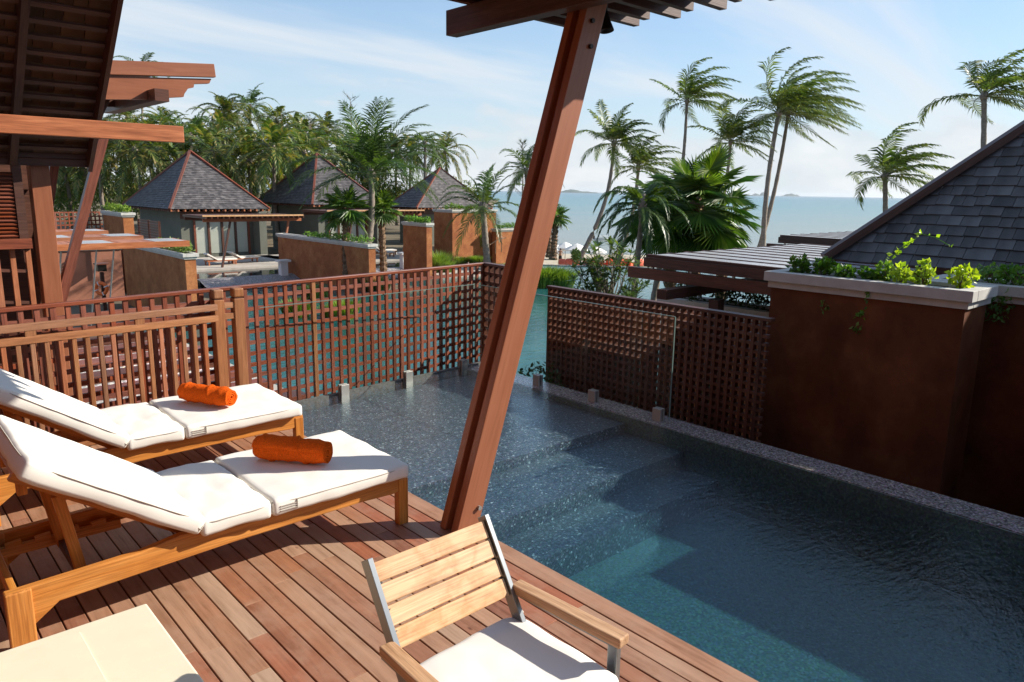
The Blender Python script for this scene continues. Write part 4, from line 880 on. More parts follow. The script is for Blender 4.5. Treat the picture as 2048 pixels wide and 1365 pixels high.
def right_plants():
    H = [(1600, .10, .17, 130, M_herb, 'dark green leafy plant at the left end of the stone planter'), (1645, .12, .18, 150, M_herb, 'bushy green plant second from the left in the stone planter'), (1692, .11, .13, 110, M_herb, 'low green plant in the stone planter before the roof corner'),
         (1738, .09, .12, 90, M_herb, 'small green plant in the stone planter left of the climbing vine'), (1770, .09, .18, 90, M_herb, 'upright green plant at the foot of the climbing vine'), (1808, .07, .17, 80, M_lime, 'yellow-green clump in the middle of the stone planter'),
         (1850, .085, .21, 110, M_lime, 'bright lime plant leaning right in the stone planter'), (1921, .10, .20, 130, M_lime, 'bright lime round plant at the right end of the stone planter')]
    for i, (px, r, h, n, m, lab) in enumerate(H):
        y = ax(px, 560, 0, 7.15).y; herb((7.12+.05*math.sin(i*2.1), y, 1.262), r, h, n, m, lab, i+3, ls=.06)
    # vine: a thin stem reaching up to the right with leaves
    pts = [V((7.1, ax(1770, 560, 0, 7.1).y, 1.28)), ax(1778, 525, 0, 7.05), ax(1795, 500, 0, 7.0), ax(1830, 480, 0, 7.0), ax(1838, 467, 0, 7.0), ax(1870, 475, 0, 7.0), ax(1900, 492, 0, 7.0)]
    t = empty('climbing_vine', pts[0], label='thin vine with small yellow-green leaves rising against the dark shingles', cat='vine'); mb = MB(); mb.tube(pts, .003, 4, cap=False); mb.obj('stem', M_herb, t)
    rg = random.Random(5); m = MB()
    for i in range(len(pts)-1):
        for k in range(9 if i < 3 else 3): p = pts[i].lerp(pts[i+1], rg.random()); leaf_scatter(m, 1, p, (.03, .03, .03) if i < 3 else (.01, .01, .01), .05, rg, up=.3, aspect=.8)
    m.obj('leaves', M_lime, t, kind='stuff')
    for i, (px, py, lab) in enumerate(((1735, 590, 'small leafy sprig trailing over the middle of the stone planter'), (1648, 612, 'tiny pale sprig hanging on the rust wall at its left'), (1712, 660, 'single green sprig growing from the rust wall face'), (1720, 627, 'little green leaf pair on the rust wall below the planter'))):
        p = ax(px, py, 0, 6.90); t = empty('wall_sprig', p, label=lab, cat='plant'); m = MB(); rg = random.Random(i+50); leaf_scatter(m, 16, p, (.03, .045, .06), .045, rg, up=-.5, aspect=.6); m.obj('leaves', M_herb, t, kind='stuff')
    for i, (px, y0, lab) in enumerate(((1985, 0, 'feathery green plant in the farther planter by the roof eave'), (2035, 0, 'trailing green plant in the farther planter at the right edge'))):
        p = ax(px, 552, 0, 8.05); herb((8.05, p.y, 1.24), .2, .2, 200, M_herb, lab, i+30, ls=.05)
        t = empty('trailing_plant', (7.83, p.y, 1.2), label=('green tendrils hanging down the farther planter, left tuft', 'green tendrils hanging down the farther planter, right tuft')[i], cat='plant'); m = MB(); leaf_scatter(m, 120, (7.78, p.y+.05, 1.1), (.04, .13, .16), .05, random.Random(77+i), up=-.6); m.obj('leaves', M_herb, t, kind='stuff')
right_plants()
def villa_roof_right():
    ex, ey, ez = 9.5, 4.26, 1.25; ap = V((13.8, -.04, 5.77)); th = math.atan2(4.52, 4.3)
    t = empty('villa', (13.8, -.04, -3.5), label='neighbouring villa with steep grey shingle roof, at the right edge', cat='villa')
    block('wall', 10.4, -3.3, -3.5, 17.2, 3.3, 1.9, M_grayw, t)
    A = V((ex, ey, ez)); B = V((ex, -4.34, ez)); C2 = V((18.1, -4.34, ez)); D = V((18.1, ey, ez))
    mb = MB(); dn = V((0, 0, -.06))
    for a, b in ((A, B), (B, C2), (C2, D), (D, A)): mb.tri(a+dn, b+dn, ap+dn)
    mb.quad(A+dn*1.5, B+dn*1.5, C2+dn*1.5, D+dn*1.5); roof = mb.obj('roof', M_dark, t)
    v = V((math.cos(th), 0, math.sin(th))); nrm = V((-math.sin(th), 0, math.cos(th))); ex_ = .165; rg = random.Random(9); rest = MB()
    SH = {}
    rows = int((ap-V((ex, -.04, ez))).length/ex_)
    for k in range(rows):
        s = k*ex_; yl = ey-.69*s+.02; yr = -4.34+.69*s; y = yl
        while y > yr+.05:
            w = rg.choice((.13, .17, .20, .23, .26, .30)); w = min(w, y-yr); q = V((ex, 0, ez))+v*(s-.015+rg.uniform(-.012, .012))
            tilt = rg.uniform(.085, .115)
            p0 = V((q.x, y-w/2, q.z))+nrm*(.02+rg.uniform(0, .006)); p1 = p0+v*.25-nrm*.022
            if y > .9 and k < 24: bar('shingle', p0, p1, w-.006, .016, M_shingle, roof, up=nrm)
            else: rest.bar(p0, p1, w-.006, .016, up=nrm)
            y -= w
    rest.obj('shingle', M_shingle, roof, kind='stuff')
    for a in (A, B): bar('hip_board', a+V((-.08, .08 if a is A else -.08, .03)), ap+V((0, 0, .06)), .14, .09, M_dark, t)
    bar('fascia', A+V((0, .04, -.06)), B+V((0, -.04, -.06)), .05, .14, M_dark, t)
    for a, b in ((B, C2), (C2, D), (D, A)): bar('fascia', a+V((0, 0, -.06)), b+V((0, 0, -.06)), .05, .14, M_dark, t)
    for i in range(14): y = 4.0-.6*i; bar('rafter_tail', (ex-.06, y, ez-.10), (ex+1.0, y, ez+.6), .05, .08, M_dark, t)
villa_roof_right()
M_frost = plain('frosted_glass_panel', (.46, .46, .48), .22, .5, noise_scale=1.3, noise_amt=.2)
def glass_pergola():
    X0, X1, Yf, Yn, z = 7.9, 12.1, 5.98, 3.2, 1.20
    t = empty('glass_pergola', (10, 5, -1), label='terrace pergola roofed with pale glass strips, behind the stone planter', cat='pergola')
    n = 10; st = (X1-X0)/n
    for i in range(n+1):
        x = X0+.03+st*i; bar('glazing_bar', (x, Yn, z+.005), (x, Yf+.05, z+.03), .055, .056, M_dark, t)
        if i < n: bar('glass_panel', (x+st/2, Yn, z+.018), (x+st/2, Yf, z+.043), st-.045, .012, M_frost, t)
    bar('fascia', (X0-.02, Yn, z-.06), (X0-.02, Yf+.06, z-.04), .04, .12, M_dark, t); bar('fascia', (X0+.002, Yf+.05, z-.05), (X1, Yf+.05, z-.05), .04, .10, M_dark, t)
    bar('main_beam', (X0-.04, Yn, z-.21), (X0-.04, Yf+.28, z-.19), .09, .14, M_fence2, t); bar('main_beam', (X1-1, Yn, z-.21), (X1-1, Yf+.28, z-.19), .09, .14, M_fence2, t)
    bar('bracket_beam', (X0-.55, 5.35, z-.36), (X1, 5.35, z-.36), .14, .12, M_dark, t)
    for i in range(5): bar('peg', (X0-.02, Yn+.3+.6*i, z-.14), (X0-.02, Yn+.3+.6*i, z-.10), .03, .03, M_steel, t)
    bar('post', (X0+.20, 4.95, -1.6), (X0+.04, 4.95, z-.42), .13, .14, M_dark, t, up=(1, 0, 0)); bar('post', (X1-.4, 4.95, -1.6), (X1-.8, 4.95, z-.42), .13, .14, M_dark, t, up=(1, 0, 0))
    return t
gp = glass_pergola()
copy_tree(gp, Matrix.Translation((5.9, 1.25, .03)) @ WM[gp.name], label='farther glass-strip pergola seen beyond the first, against the sea')
planter(8.75, 2.9, 9.2, 6.35, .58, -3.4, 'planter_wall', 'low wall with pale coping and dark plants, under the glass pergola')
def under_plants():
    t = empty('planter_shrubs', (8.97, 5, .5), label='row of dark green shrubs in the planter beneath the glass pergola', cat='shrubs'); m = MB(); rg = random.Random(8)
    for i in range(26): leaf_scatter(m, 70, (8.97+rg.gauss(0, .07), 3.0+3.2*i/25, .68), (.18, .13, .13), .07, rg, up=.5)
    m.obj('leaves', M_shrub, t, kind='stuff')
    # creepers between lip and lattice
    for i, (x, y, z, r, h, lab) in enumerate(((6.02, 6.1, -.38, .32, .42, 'leafy dark bush below the pool corner, left of the dark lattice'), (6.62, 5.0, -.55, .25, .6, 'climber with small leaves behind the middle of the dark lattice'), (6.05, 4.55, -.95, .3, .6, 'dim green bush in the gap between pool lip and lattice'), (6.7, 4.15, -.3, .2, .5, 'climber behind the right part of the dark lattice'))):
        p = V((x, y, -1.4)); t = empty('garden_bush', p, label=lab, cat='bush'); m = MB(); rg = random.Random(i+90)
        for k in range(8): e = V((x+rg.gauss(0, r*.6), y+rg.gauss(0, r*.6), z+h*.3)); m.tube([p, p.lerp(e, .5)+V((0, 0, .1)), e], [.012, .01, .005], 4, cap=False)
        m.obj('branches', M_branch, t); m = MB(); leaf_scatter(m, 520, (x, y, z), (r, r*1.1, h), .075, rg, up=.4); m.obj('leaves', M_shrub if i != 1 else M_herb, t, kind='stuff')
under_plants()
# ================================================================== left: neighbour's pavilion
def left_pavilion():
    t = empty('timber_pavilion', (1.5, 10, -1.3), label="neighbour's dark timber pavilion with louvres and carved beams, top left", cat='pavilion')
    # roof: slopes down away from us; its underside of split shakes on battens
    xr = 2.24; e = ax(178, 328, 0, xr); k = ax(232, 22, 0, xr); up = (k-e); Ls = up.length*1.9; up.normalize(); X0 = -3.2
    mb = MB(); nrm = V((0, -up.z, up.y)); nrm = -nrm if nrm.z < 0 else nrm
    a, b = V((X0, e.y, e.z)), V((xr-.03, e.y, e.z)); o = nrm*.13
    mb.add([a+o, b+o, b+o+up*Ls, a+o+up*Ls, a+o*1.3, b+o*1.3, b+o*1.3+up*Ls, a+o*1.3+up*Ls], [(0, 1, 2, 3), (7, 6, 5, 4), (0, 4, 5, 1), (1, 5, 6, 2), (2, 6, 7, 3), (3, 7, 4, 0)])
    roof = mb.obj('roof', M_under, t)
    rg = random.Random(3); pitch = .185; n = int(Ls/pitch)
    for i in range(n):
        s = pitch*i; bar('batten', a+up*s+nrm*.045, b+up*s+nrm*.045, .05, .03, M_dark, roof, up=nrm)
        x = xr-.012
        while x > X0 and i < 19:
            w = rg.uniform(.12, .26); c = V((x-w/2, e.y, e.z))+up*(s+.02)+nrm*(.085+rg.uniform(0, .008))
            if x > -.4: bar('shake', c, c+up*.21+nrm*.018, w-.008, .012, M_under, roof, up=nrm)
            x -= w
    bar('barge_board', b+V((.03, 0, 0))-up*.05+nrm*.03, b+V((.03, 0, 0))+up*Ls+nrm*.03, .045, .22, M_fence2, t, up=nrm)
    for x in (xr-.75, xr-1.6, xr-2.5, xr-3.4): bar('rafter', V((x, e.y, e.z)), V((x, e.y, e.z))+up*Ls, .07, .12, M_dark, t, up=nrm)
    bar('eave_board', (X0, e.y+.03, e.z+.03), (xr, e.y+.03, e.z+.03), .04, .14, M_dark, t)
    # projecting beam
    q1 = ax(365, 270, 1, 8.45); bar('tie_beam', (-.6, 8.45, q1.z+.0), (q1.x, 8.45, q1.z), .10, .17, M_beam, t, bevel=.006)
    # upright post and leaning braces
    bar('post', (1.755, 10, -1.3), (1.755, 10, 2.35), .19, .2, M_post, t, up=(0, 1, 0), bevel=.006)
    bar('brace', (1.60, 10.05, -.1), (2.50, 10.05, 2.68), .10, .11, M_fence, t, up=(0, 1, 0)); bar('brace', (1.78, 10.3, 1.35), (2.02, 10.3, 2.45), .09, .09, M_fence, t, up=(0, 1, 0))
    # carved double beam of the canopy above
    z = 3.42
    bar('upper_beam', (1.2, 9.9, 3.27), (3.79, 9.9, 3.49), .09, .16, M_post, t, up=(0, 0, 1), bevel=.004)
    pr = [(0, 0), (2.60, .22), (2.57, .16), (2.38, .135), (2.37, .09), (2.30, .07), (2.25, .0), (2.24, -.035), (2.0, -.07), (1.99, -.09), (0, -.26)]
    mb = MB(); vs = [(x, -.04, zz) for x, zz in pr]+[(x, .04, zz) for x, zz in pr]; n = len(pr)
    mb.add(vs, [tuple(range(n-1, -1, -1)), tuple(range(n, 2*n))]+[(i, (i+1) % n, (i+1) % n+n, i+n) for i in range(n)]); mb.obj('carved_beam', M_post, t, M=Matrix.Translation((1.15, 9.93, 3.17)))
    mb = MB(); mb.add([(x, yy, zz) for yy in (0, .08) for x, zz in pr], [tuple(range(n-1, -1, -1)), tuple(range(n, 2*n))]+[(i, (i+1) % n, (i+1) % n+n, i+n) for i in range(n)]); mb.obj('carved_beam', M_fence2, t, M=Matrix.Translation((1.0, 11.3, 3.17)))
    block('purlin', 2.96, 9.6, 3.03, 3.12, 11.9, 3.17, M_fence2, t)
    for i in range(7): bar('ceiling_board', (1.0, 10.0+.21*i, 3.30), (3.2, 10.0+.21*i, 3.42), .19, .02, M_dark, t)
    bar('leaning_strut', (2.30, 10.2, 2.55), (2.62, 10.2, 3.2), .12, .10, M_dark, t, up=(0, 1, 0))
    # louvre panel, with its frame, and door leaves below
    for i in range(17): bar('louvre_slat', (-.4, 9.83, 1.47+.042*i), (1.47, 9.83, 1.47+.042*i), .05, .014, M_fence, t, up=(0, -.6, 1))
    block('louvre_frame', 1.475, 9.80, 1.30, 1.56, 9.9, 2.3, M_dark, t); bar('sill_beam', (-.4, 9.8, 1.38), (1.58, 9.8, 1.38), .1, .11, M_fence, t); block('dark_wall', -1.5, 10.25, -1.3, 1.9, 10.35, 2.45, M_dark, t)
    for x in (1.22, 1.37, 1.52): bar('door_frame', (x+.025, 9.87, -1.3), (x+.025, 9.87, 1.32), .05, .06, M_beam, t, up=(0, 1, 0))
    for j in range(4): bar('door_rail', (.2, 9.87, .1+.36*j), (1.55, 9.87, -.02+.36*j), .04, .035, M_fence2, t)
left_pavilion()
def terrace_bands():
    z = -1.3; t = empty('stepped_terrace', (3, 14, z), kind='structure')
    block('terrace_slab', -4, 7.6, -3.6, 5.3, 18.2, z-.03, M_paving, t)
    y = 10.6; i = 0
    while y < 17.6:
        w = .42; bar('sleeper', (-3.9, y, z+.05), (5.2-.12*(i % 2), y, z+.05), w, .16, M_fence if i % 3 else M_fence2, t, bevel=.01)
        block('pebble_bed', -3.9, y+w/2+.01, z-.03, 5.15, y+1.1-w/2-.01, z+.0, M_tread, t); y += 1.1; i += 1
    for x in (3.2, 1.0): bar('railing', (x, 7.7, -.55), (x+2.2, 7.7, -.55), .08, .3, M_stucco, t)
terrace_bands()
def kneel_wall(): planter(2.2, 7.9, 4.6, 8.3, -.55, -3.5, 'garden_wall', 'low ochre wall directly behind the lattice, left of the gate posts', soil=False, cap=.05)
# ================================================================== middle distance
def solve(px, py, D, xr, xl):
    k0, k1, kl = (px-1024)/FPX, (xr-1024)/FPX, (xl-1024)/FPX
    c = at(px, py, D); w = D*(k1-k0)/(RH.x-FH.x*k1); l = D*(k0-kl)/(-RH.y+FH.y*kl)
    return c.x, c.y, c.x+abs(w), c.y+abs(l), c.z
def foliage_row(x0, y0, x1, y1, z, h, mat, label, seed, n=500, ls=.12, cat='shrubs'):
    t = empty('planter_foliage', ((x0+x1)/2, (y0+y1)/2, z), label=label, cat=cat); m = MB(); rg = random.Random(seed)
    k = max(4, int(max(x1-x0, y1-y0)/.35))
    for i in range(k):
        u = (i+.5)/k; hh = h*rg.uniform(.5, 1.15); leaf_scatter(m, n//k, (x0+(x1-x0)*(u if x1-x0 > y1-y0 else .5), y0+(y1-y0)*(u if y1-y0 >= x1-x0 else .5), z+hh*.45), (.28, .28, hh*.5), ls, rg, up=.6)
    m.obj('leaves', mat, t, kind='stuff')
def pwall(px, py, D, xr, xl, zb, label, plants=None, cap=.22, mat=None, pl=None, wmin=.4):
    x0, y0, x1, y1, z = solve(px, py, D, xr, xl); x1 = max(x1, x0+wmin)
    planter(x0, y0, x1, y1, z, zb, 'garden_wall', label, cap=cap, mat=mat, over=.10)
    if plants: foliage_row(x0+.1, y0+.1, x1-.1, (y0+pl) if pl else y1-.1, z, .42, M_grass if plants == 2 else M_herb, 'green foliage in the planter of the '+label, sum(map(ord, label)) % 97, n=900, ls=.14)
    return x0, y0, x1, y1, z
def middle():
    pwall(369, 508, 28, 391, 246, -3.5, 'long low ochre wall ending right of the left pavilion', 2, pl=3.4)
    pwall(245, 426, 37, 266, 206, -3.5, 'tall ochre pier under the slope of the left slate roof', 2)
    pwall(105, 500, 34, 242, 60, -3.5, 'pinkish sunlit wall behind the life ring', mat=M_pink, cap=.10)
    pwall(737, 489, 37, 744, 556, -3.5, 'long ochre planter wall between the two left villas', 1, pl=7)
    pwall(853, 447, 44, 864, 806, -3.5, 'short ochre planter wall by the third villa terrace', 1)
    pwall(905, 420, 53, 992, 868, -3.5, 'big sunlit ochre wall below the third slate roof', 1)
    pwall(993, 458, 55, 1060, 985, -3.6, 'lower ochre wall running right towards the sea', 1)
    # slatted screen
    t = empty('slatted_screen', at(318, 445, 33), label='wooden slatted privacy screen left of the first villa', cat='screen'); c = at(318, 443, 33)
    for i in range(11): bar('slat', (c.x, c.y+3.1, c.z-.06-.12*i), (c.x, c.y, c.z-.06-.12*i), .04, .075, M_fence2, t)
    for dy in (0, 1.5, 3.05): block('upright', c.x-.05, c.y+dy, c.z-1.6, c.x+.05, c.y+dy+.08, c.z, M_fence2, t)
    # far lattice
    p = at(100, 425, 38); q = at(203, 423, 40); L = V((q.x-p.x, q.y-p.y, 0)).length; t = empty('lattice_fence', (p.x, p.y, -.2), label='far lattice screen behind the terrace canopies at the left', cat='lattice fence')
    d = V((q.x-p.x, q.y-p.y, 0)).normalized()
    for i in range(int(L/.22)+1): s = p+d*i*.22; bar('slat', (s.x, s.y, p.z-1.35), (s.x, s.y, p.z), .05, .07, M_fence, t, up=d)
    for j in range(7): bar('cross_slat', (p.x, p.y, p.z-.02-.22*j), (q.x, q.y, p.z-.02-.22*j), .04, .07, M_fence, t)
    # terrace canopies: timber frames with glass, on thin leaning poles
    labs = ('nearest terrace canopy frame with glass strips on thin steel poles', 'second terrace canopy frame, just beyond the nearest one', 'third terrace canopy frame, farthest and highest in view')
    for i, (rx, ry, lx, ly, z) in enumerate(((378, 482, 60, 499, .60), (286, 472, 60, 478, .60), (216, 462, 60, 466, .60))):
        a = onz(rx, ry, z); y = a.y; x0 = a.x-6.2; t = empty('terrace_canopy', (a.x-2, y, -3), label=labs[i], cat='canopy', group='terrace canopies left of the pool')
        bar('front_beam', (x0, y, z-.07), (a.x, y, z-.07), .08, .15, M_beam, t); bar('rear_beam', (x0, y+1.15, z-.07), (a.x, y+1.15, z-.07), .08, .15, M_beam, t)
        for k in range(8):
            x = a.x-.04-k*.86; bar('cross_bar', (x, y+.042, z-.04), (x, y+1.108, z-.04), .10, .08, M_beam, t)
            if k < 7 and (k % 2 == 0): bar('glass_panel', (x-.43, y+.05, z), (x-.43, y+1.1, z), .74, .015, M_frost, t)
            else: bar('board', (x-.43, y+.05, z-.01), (x-.43, y+1.1, z-.01), .70, .02, M_beam, t) if k < 7 else None
        if i == 0:
            for px in (228, 193, 122): q = ax(px, 497, 1, y+.2); bar('pole', (q.x-.5, y+.45, -3.2), (q.x, y+.2, z-.14), .032, .032, M_steel, t)
    # life ring on its post, with lantern box
    D = 31; c = at(209, 576, D); t = empty('life_ring', c, label='orange life ring hanging on a wooden post before the pinkish wall', cat='life ring')
    mb = MB(); n = 28; m = 9; Rr, r = .23, .072
    side = RH
    for i in range(n):
        a = 2*math.pi*i/n; o = side*math.cos(a)+V((0, 0, math.sin(a)))
        for k in range(m): b = 2*math.pi*k/m; mb.v.append(tuple(c+o*(Rr+r*math.cos(b))-FH*(r*math.sin(b)+.25)))
    for i in range(n):
        for k in range(m): mb.f.append((i*m+k, i*m+(k+1) % m, ((i+1) % n)*m+(k+1) % m, ((i+1) % n)*m+k))
    mb.obj('ring', M_ring, t, smooth=True)
    for a in (.4, 1.97, 3.5, 5.1): o = side*math.cos(a)+V((0, 0, math.sin(a))); bar('band', c+o*(Rr-.075)-FH*.25, c+o*(Rr+.075)-FH*.25, .035, .15, M_white, t, up=FH)
    p = at(203, 540, D); t = empty('lantern_post', (p.x, p.y, -3.5), label='wooden post with a small roofed lantern box above the life ring', cat='lantern post')
    block('post', p.x-.07, p.y-.05, -3.5, p.x+.07, p.y+.09, p.z-.1, M_fence2, t); block('lantern_box', p.x-.17, p.y-.15, p.z-.06, p.x+.17, p.y+.19, p.z+.22, M_bronze, t); block('lantern_roof', p.x-.24, p.y-.22, p.z+.222, p.x+.24, p.y+.26, p.z+.28, M_fence2, t)
middle()
def slope_face(mb, A, B, ap0, ap1, rows, lift=.035, over=.5):
    """shingle courses as overlapping strips between the eave A-B and the top ap0-ap1"""
    for k in range(rows):
        u, v = k/rows, min(1, (k+1.35)/rows); n = ((B-A).cross(ap0-A)).normalized(); n = n if n.z > 0 else -n
        L = (B-A).lerp(ap1-ap0, u).length; c = max(1, int(L/.3))
        a0, b0, a1, b1 = A.lerp(ap0, u), B.lerp(ap1, u), A.lerp(ap0, v), B.lerp(ap1, v)
        for i in range(c):
            p, q, r_, s = a0.lerp(b0, i/c), a0.lerp(b0, (i+1)/c), a1.lerp(b1, (i+1)/c), a1.lerp(b1, i/c); o = n*lift*(1+.5*((i*7+k*3) % 5)/5)
            mb.add([p+o, q+o, r_, s, p, q], [(0, 1, 2, 3), (4, 5, 1, 0)])
def villa(px, py, D, xr, xl, apy, label, zf=-2.9, doors=True, rows=32):
    x0, y0, x1, y1, z = solve(px, py, D, xr, xl); c = V(((x0+x1)/2, (y0+y1)/2, 0)); Dc = c.dot(FH)
    zt = 2.05+(0-((apy-(387+.0175*(-750+0)) if False else 0)))
    # apex height from the photograph row
    lo, hi = z, 12
    for _ in range(40):
        m = (lo+hi)/2; v = V((c.x, c.y, m))-CP; yy = 682.5-FPX*v.dot(CU)/v.dot(CF)
        if yy > apy: lo = m
        else: hi = m
    A, B, C2, D2 = V((x0, y0, z)), V((x1, y0, z)), V((x1, y1, z)), V((x0, y1, z)); ap = V((c.x, c.y, lo))
    t = empty('villa', (c.x, c.y, zf), label=label, cat='villa', group='slate-roofed villas across the pool')
    rf = MB()
    for a, b in ((A, B), (B, C2), (C2, D2), (D2, A)): rf.tri(a, b, ap)
    rf.quad(A-V((0, 0, .03)), D2-V((0, 0, .03)), C2-V((0, 0, .03)), B-V((0, 0, .03))); roof = rf.obj('roof', M_dark, t)
    for a, b in ((A, B), (D2, A)): m = MB(); slope_face(m, a, b, ap, ap, rows); m.obj('shingle_courses', M_slatef, roof, kind='stuff')
    for a in (A, B, D2): bar('hip_board', a+V((0, 0, .02)), ap+V((0, 0, .12)), .16, .12, M_fence, t)
    n = int((x1-x0)/.42)
    for i in range(n): x = x0+.1+i*(x1-x0-.2)/(n-1); block('rafter_tail', x-.05, y0-.07, z-.16, x+.05, y0+.4, z-.035, M_beam, t)
    n = int((y1-y0)/.42)
    for i in range(n): y = y0+.1+i*(y1-y0-.2)/(n-1); block('rafter_tail', x0-.07, y-.05, z-.16, x0+.4, y+.05, z-.035, M_fence2, t)
    i_ = 1.0; wx0, wy0, wx1, wy1 = x0+i_, y0+i_, x1-.2, y1-i_
    block('wall', wx0, wy0+.05, zf-.6, wx1, wy1, z-.16, M_grayw, t)
    block('wall_band', wx0-.02, wy0-.0, z-.7, wx1, wy0+.045, z-.17, M_dark, t)
    if doors:
        dx0, dx1 = wx0+.9, wx1-1.1; n = 4; w = (dx1-dx0)/n; zt = z-.75
        for i in range(n):
            a = dx0+i*w; o = block('glass_door', a+.09, wy0-.012, zf+.12, a+w-.09, wy0+.002, zt-.1, M_pane, t)
            m = MB(); k = 22
            for j in range(k): u0, u1 = a+.1+(w-.2)*j/k, a+.1+(w-.2)*(j+1)/k; m.quad((u0, wy0+.02+.02*(j % 2), zf+.14), (u1, wy0+.02+.02*((j+1) % 2), zf+.14), (u1, wy0+.02+.02*((j+1) % 2), zt-.12), (u0, wy0+.02+.02*(j % 2), zt-.12))
            m.obj('curtain', M_curtain, o)
            block('door_frame', a-.06, wy0-.09, zf, a+.08, wy0-.015, zt, M_fence2 if i else M_fence, t)
        block('door_frame', dx1-.07, wy0-.09, zf, dx1+.07, wy0-.015, zt, M_fence, t); block('door_head', dx0-.06, wy0-.09, zt+.002, dx1+.07, wy0-.016, zt+.12, M_fence2, t)
        block('wall_pier', wx1-.75, wy0-1.2, zf-.5, wx1-.2, wy0+.04, z-.2, M_grayw, t)
    return x0, y0, x1, y1, z
M_pane = fresnel_clear('window_pane', (.88, .9, .89), .01, 1.45)
def terrace(px0, px1, D, zf, fy, zp, label, posts, label2, hasloungers, by0=0):
    """terrace floor, its flat rafter pergola on leaning posts, and the plunge pool before it"""
    a = at(px0, fy, D); b = ax(px1, fy, 1, a.y); X0, X1, Y0 = a.x, b.x, a.y
    block('terrace_floor', X0-2, Y0-.9, zf-.7, X1+.6, Y0+7, zf, M_paving, kind='structure')
    block('plunge_pool_water', X0-2, Y0-4.6, zf-.7, X1+1.0, Y0-.91, zf-.12, M_plunge, kind='structure')
    m = MB(); m.add([(X0-2.2, Y0-4.62, zf-.09), (X1+1.2, Y0-4.62, zf-.09), (X1+1.2, Y0-5.0, zf-.11), (X0-2.2, Y0-5.0, zf-.11), (X0-2.2, Y0-6.6, -3.45), (X1+1.2, Y0-6.6, -3.45)], [(0, 3, 2, 1), (3, 4, 5, 2)])
    m.obj('overflow_wall', M_slate, kind='structure')
    t = empty('terrace_pergola', (X0, Y0, zf), label=label, cat='pergola', group='terrace pergolas of the villas'); z = at(px0, by0, D).z
    bar('front_beam', (X0, Y0, z-.30), (X1, Y0, z-.30), .12, .18, M_beam, t)
    bar('edge_board', (X0-.2, Y0-.55, z), (X1-.1, Y0-.55, z), .06, .09, M_pale, t); bar('rear_beam', (X0, Y0+3.2, z-.30), (X1, Y0+3.2, z-.30), .12, .18, M_dark, t)
    n = int((X1-X0)/.34)
    for i in range(n+1): x = X0+(X1-X0-.1)*i/n; bar('rafter', (x, Y0-.6, z-.12), (x, Y0+3.4, z-.12), .06, .12, M_fence2, t)
    for i in range(8): bar('roof_board', (X0-.1, Y0-.3+.47*i, z-.03), (X1, Y0-.3+.47*i, z-.03), .43, .02, M_dark, t)
    for p in posts: q = at(p, fy-20, D); x = ax(p, 440, 1, Y0).x; bar('leaning_post', (x-.75, Y0-.2, zf-.02), (x, Y0, z-.38), .10, .16, M_beam if posts.index(p) else M_fence2, t, up=(0, 1, 0))
    return X0, X1, Y0
villa(339, 419, 50, 540, 246, 305, 'first slate-roofed villa on the left, with lit curtained glass doors')
villa(625, 410, 58, 770, 512, 310, 'second slate-roofed villa in the middle, partly behind the palms')
villa(833, 416, 72, 985, 772, 338, 'third and farthest slate-roofed villa, near the sea', doors=False, rows=24)
T1 = terrace(412, 606, 45, -2.9, 541, 0, 'flat rafter pergola in front of the first villa', (460, 577), '', True, by0=431)
T2 = terrace(655, 843, 50, -2.9, 531, 0, 'flat rafter pergola in front of the second villa', (705, 818), '', True, by0=421)
def small_lounger(x, y, z, rz, label, sc=1.0):
    M = Matrix.Translation((x, y, z)) @ Matrix.Rotation(rz, 4, 'Z'); t = empty('sun_lounger', (x, y, z), rz, label=label, cat='sun lounger', group='loungers on the villa terraces')
    def B(n, a, b, c, d, e, f, m): mb = MB(); mb.box(a, b, c, d, e, f); mb.obj(n, m, t, M=M)
    B('frame', -.95, -.35, .24, .95, .35, .31, M_beam); B('mattress', -.30, -.34, .312, .95, .34, .40, M_fabric)
    mb = MB(); mb.add([(-.3, -.34, .312), (-.3, .34, .312), (-.95, .34, .70), (-.95, -.34, .70), (-.3, -.34, .40), (-.3, .34, .40), (-.91, .34, .78), (-.91, -.34, .78)], [(0, 1, 2, 3), (4, 7, 6, 5), (0, 4, 5, 1), (1, 5, 6, 2), (2, 6, 7, 3), (3, 7, 4, 0)]); mb.obj('backrest', M_fabric, t, M=M)
    for a in (-.85, .85):
        for b in (-.3, .3): B('leg', a-.04, b-.04, 0, a+.04, b+.04, .238, M_beam)
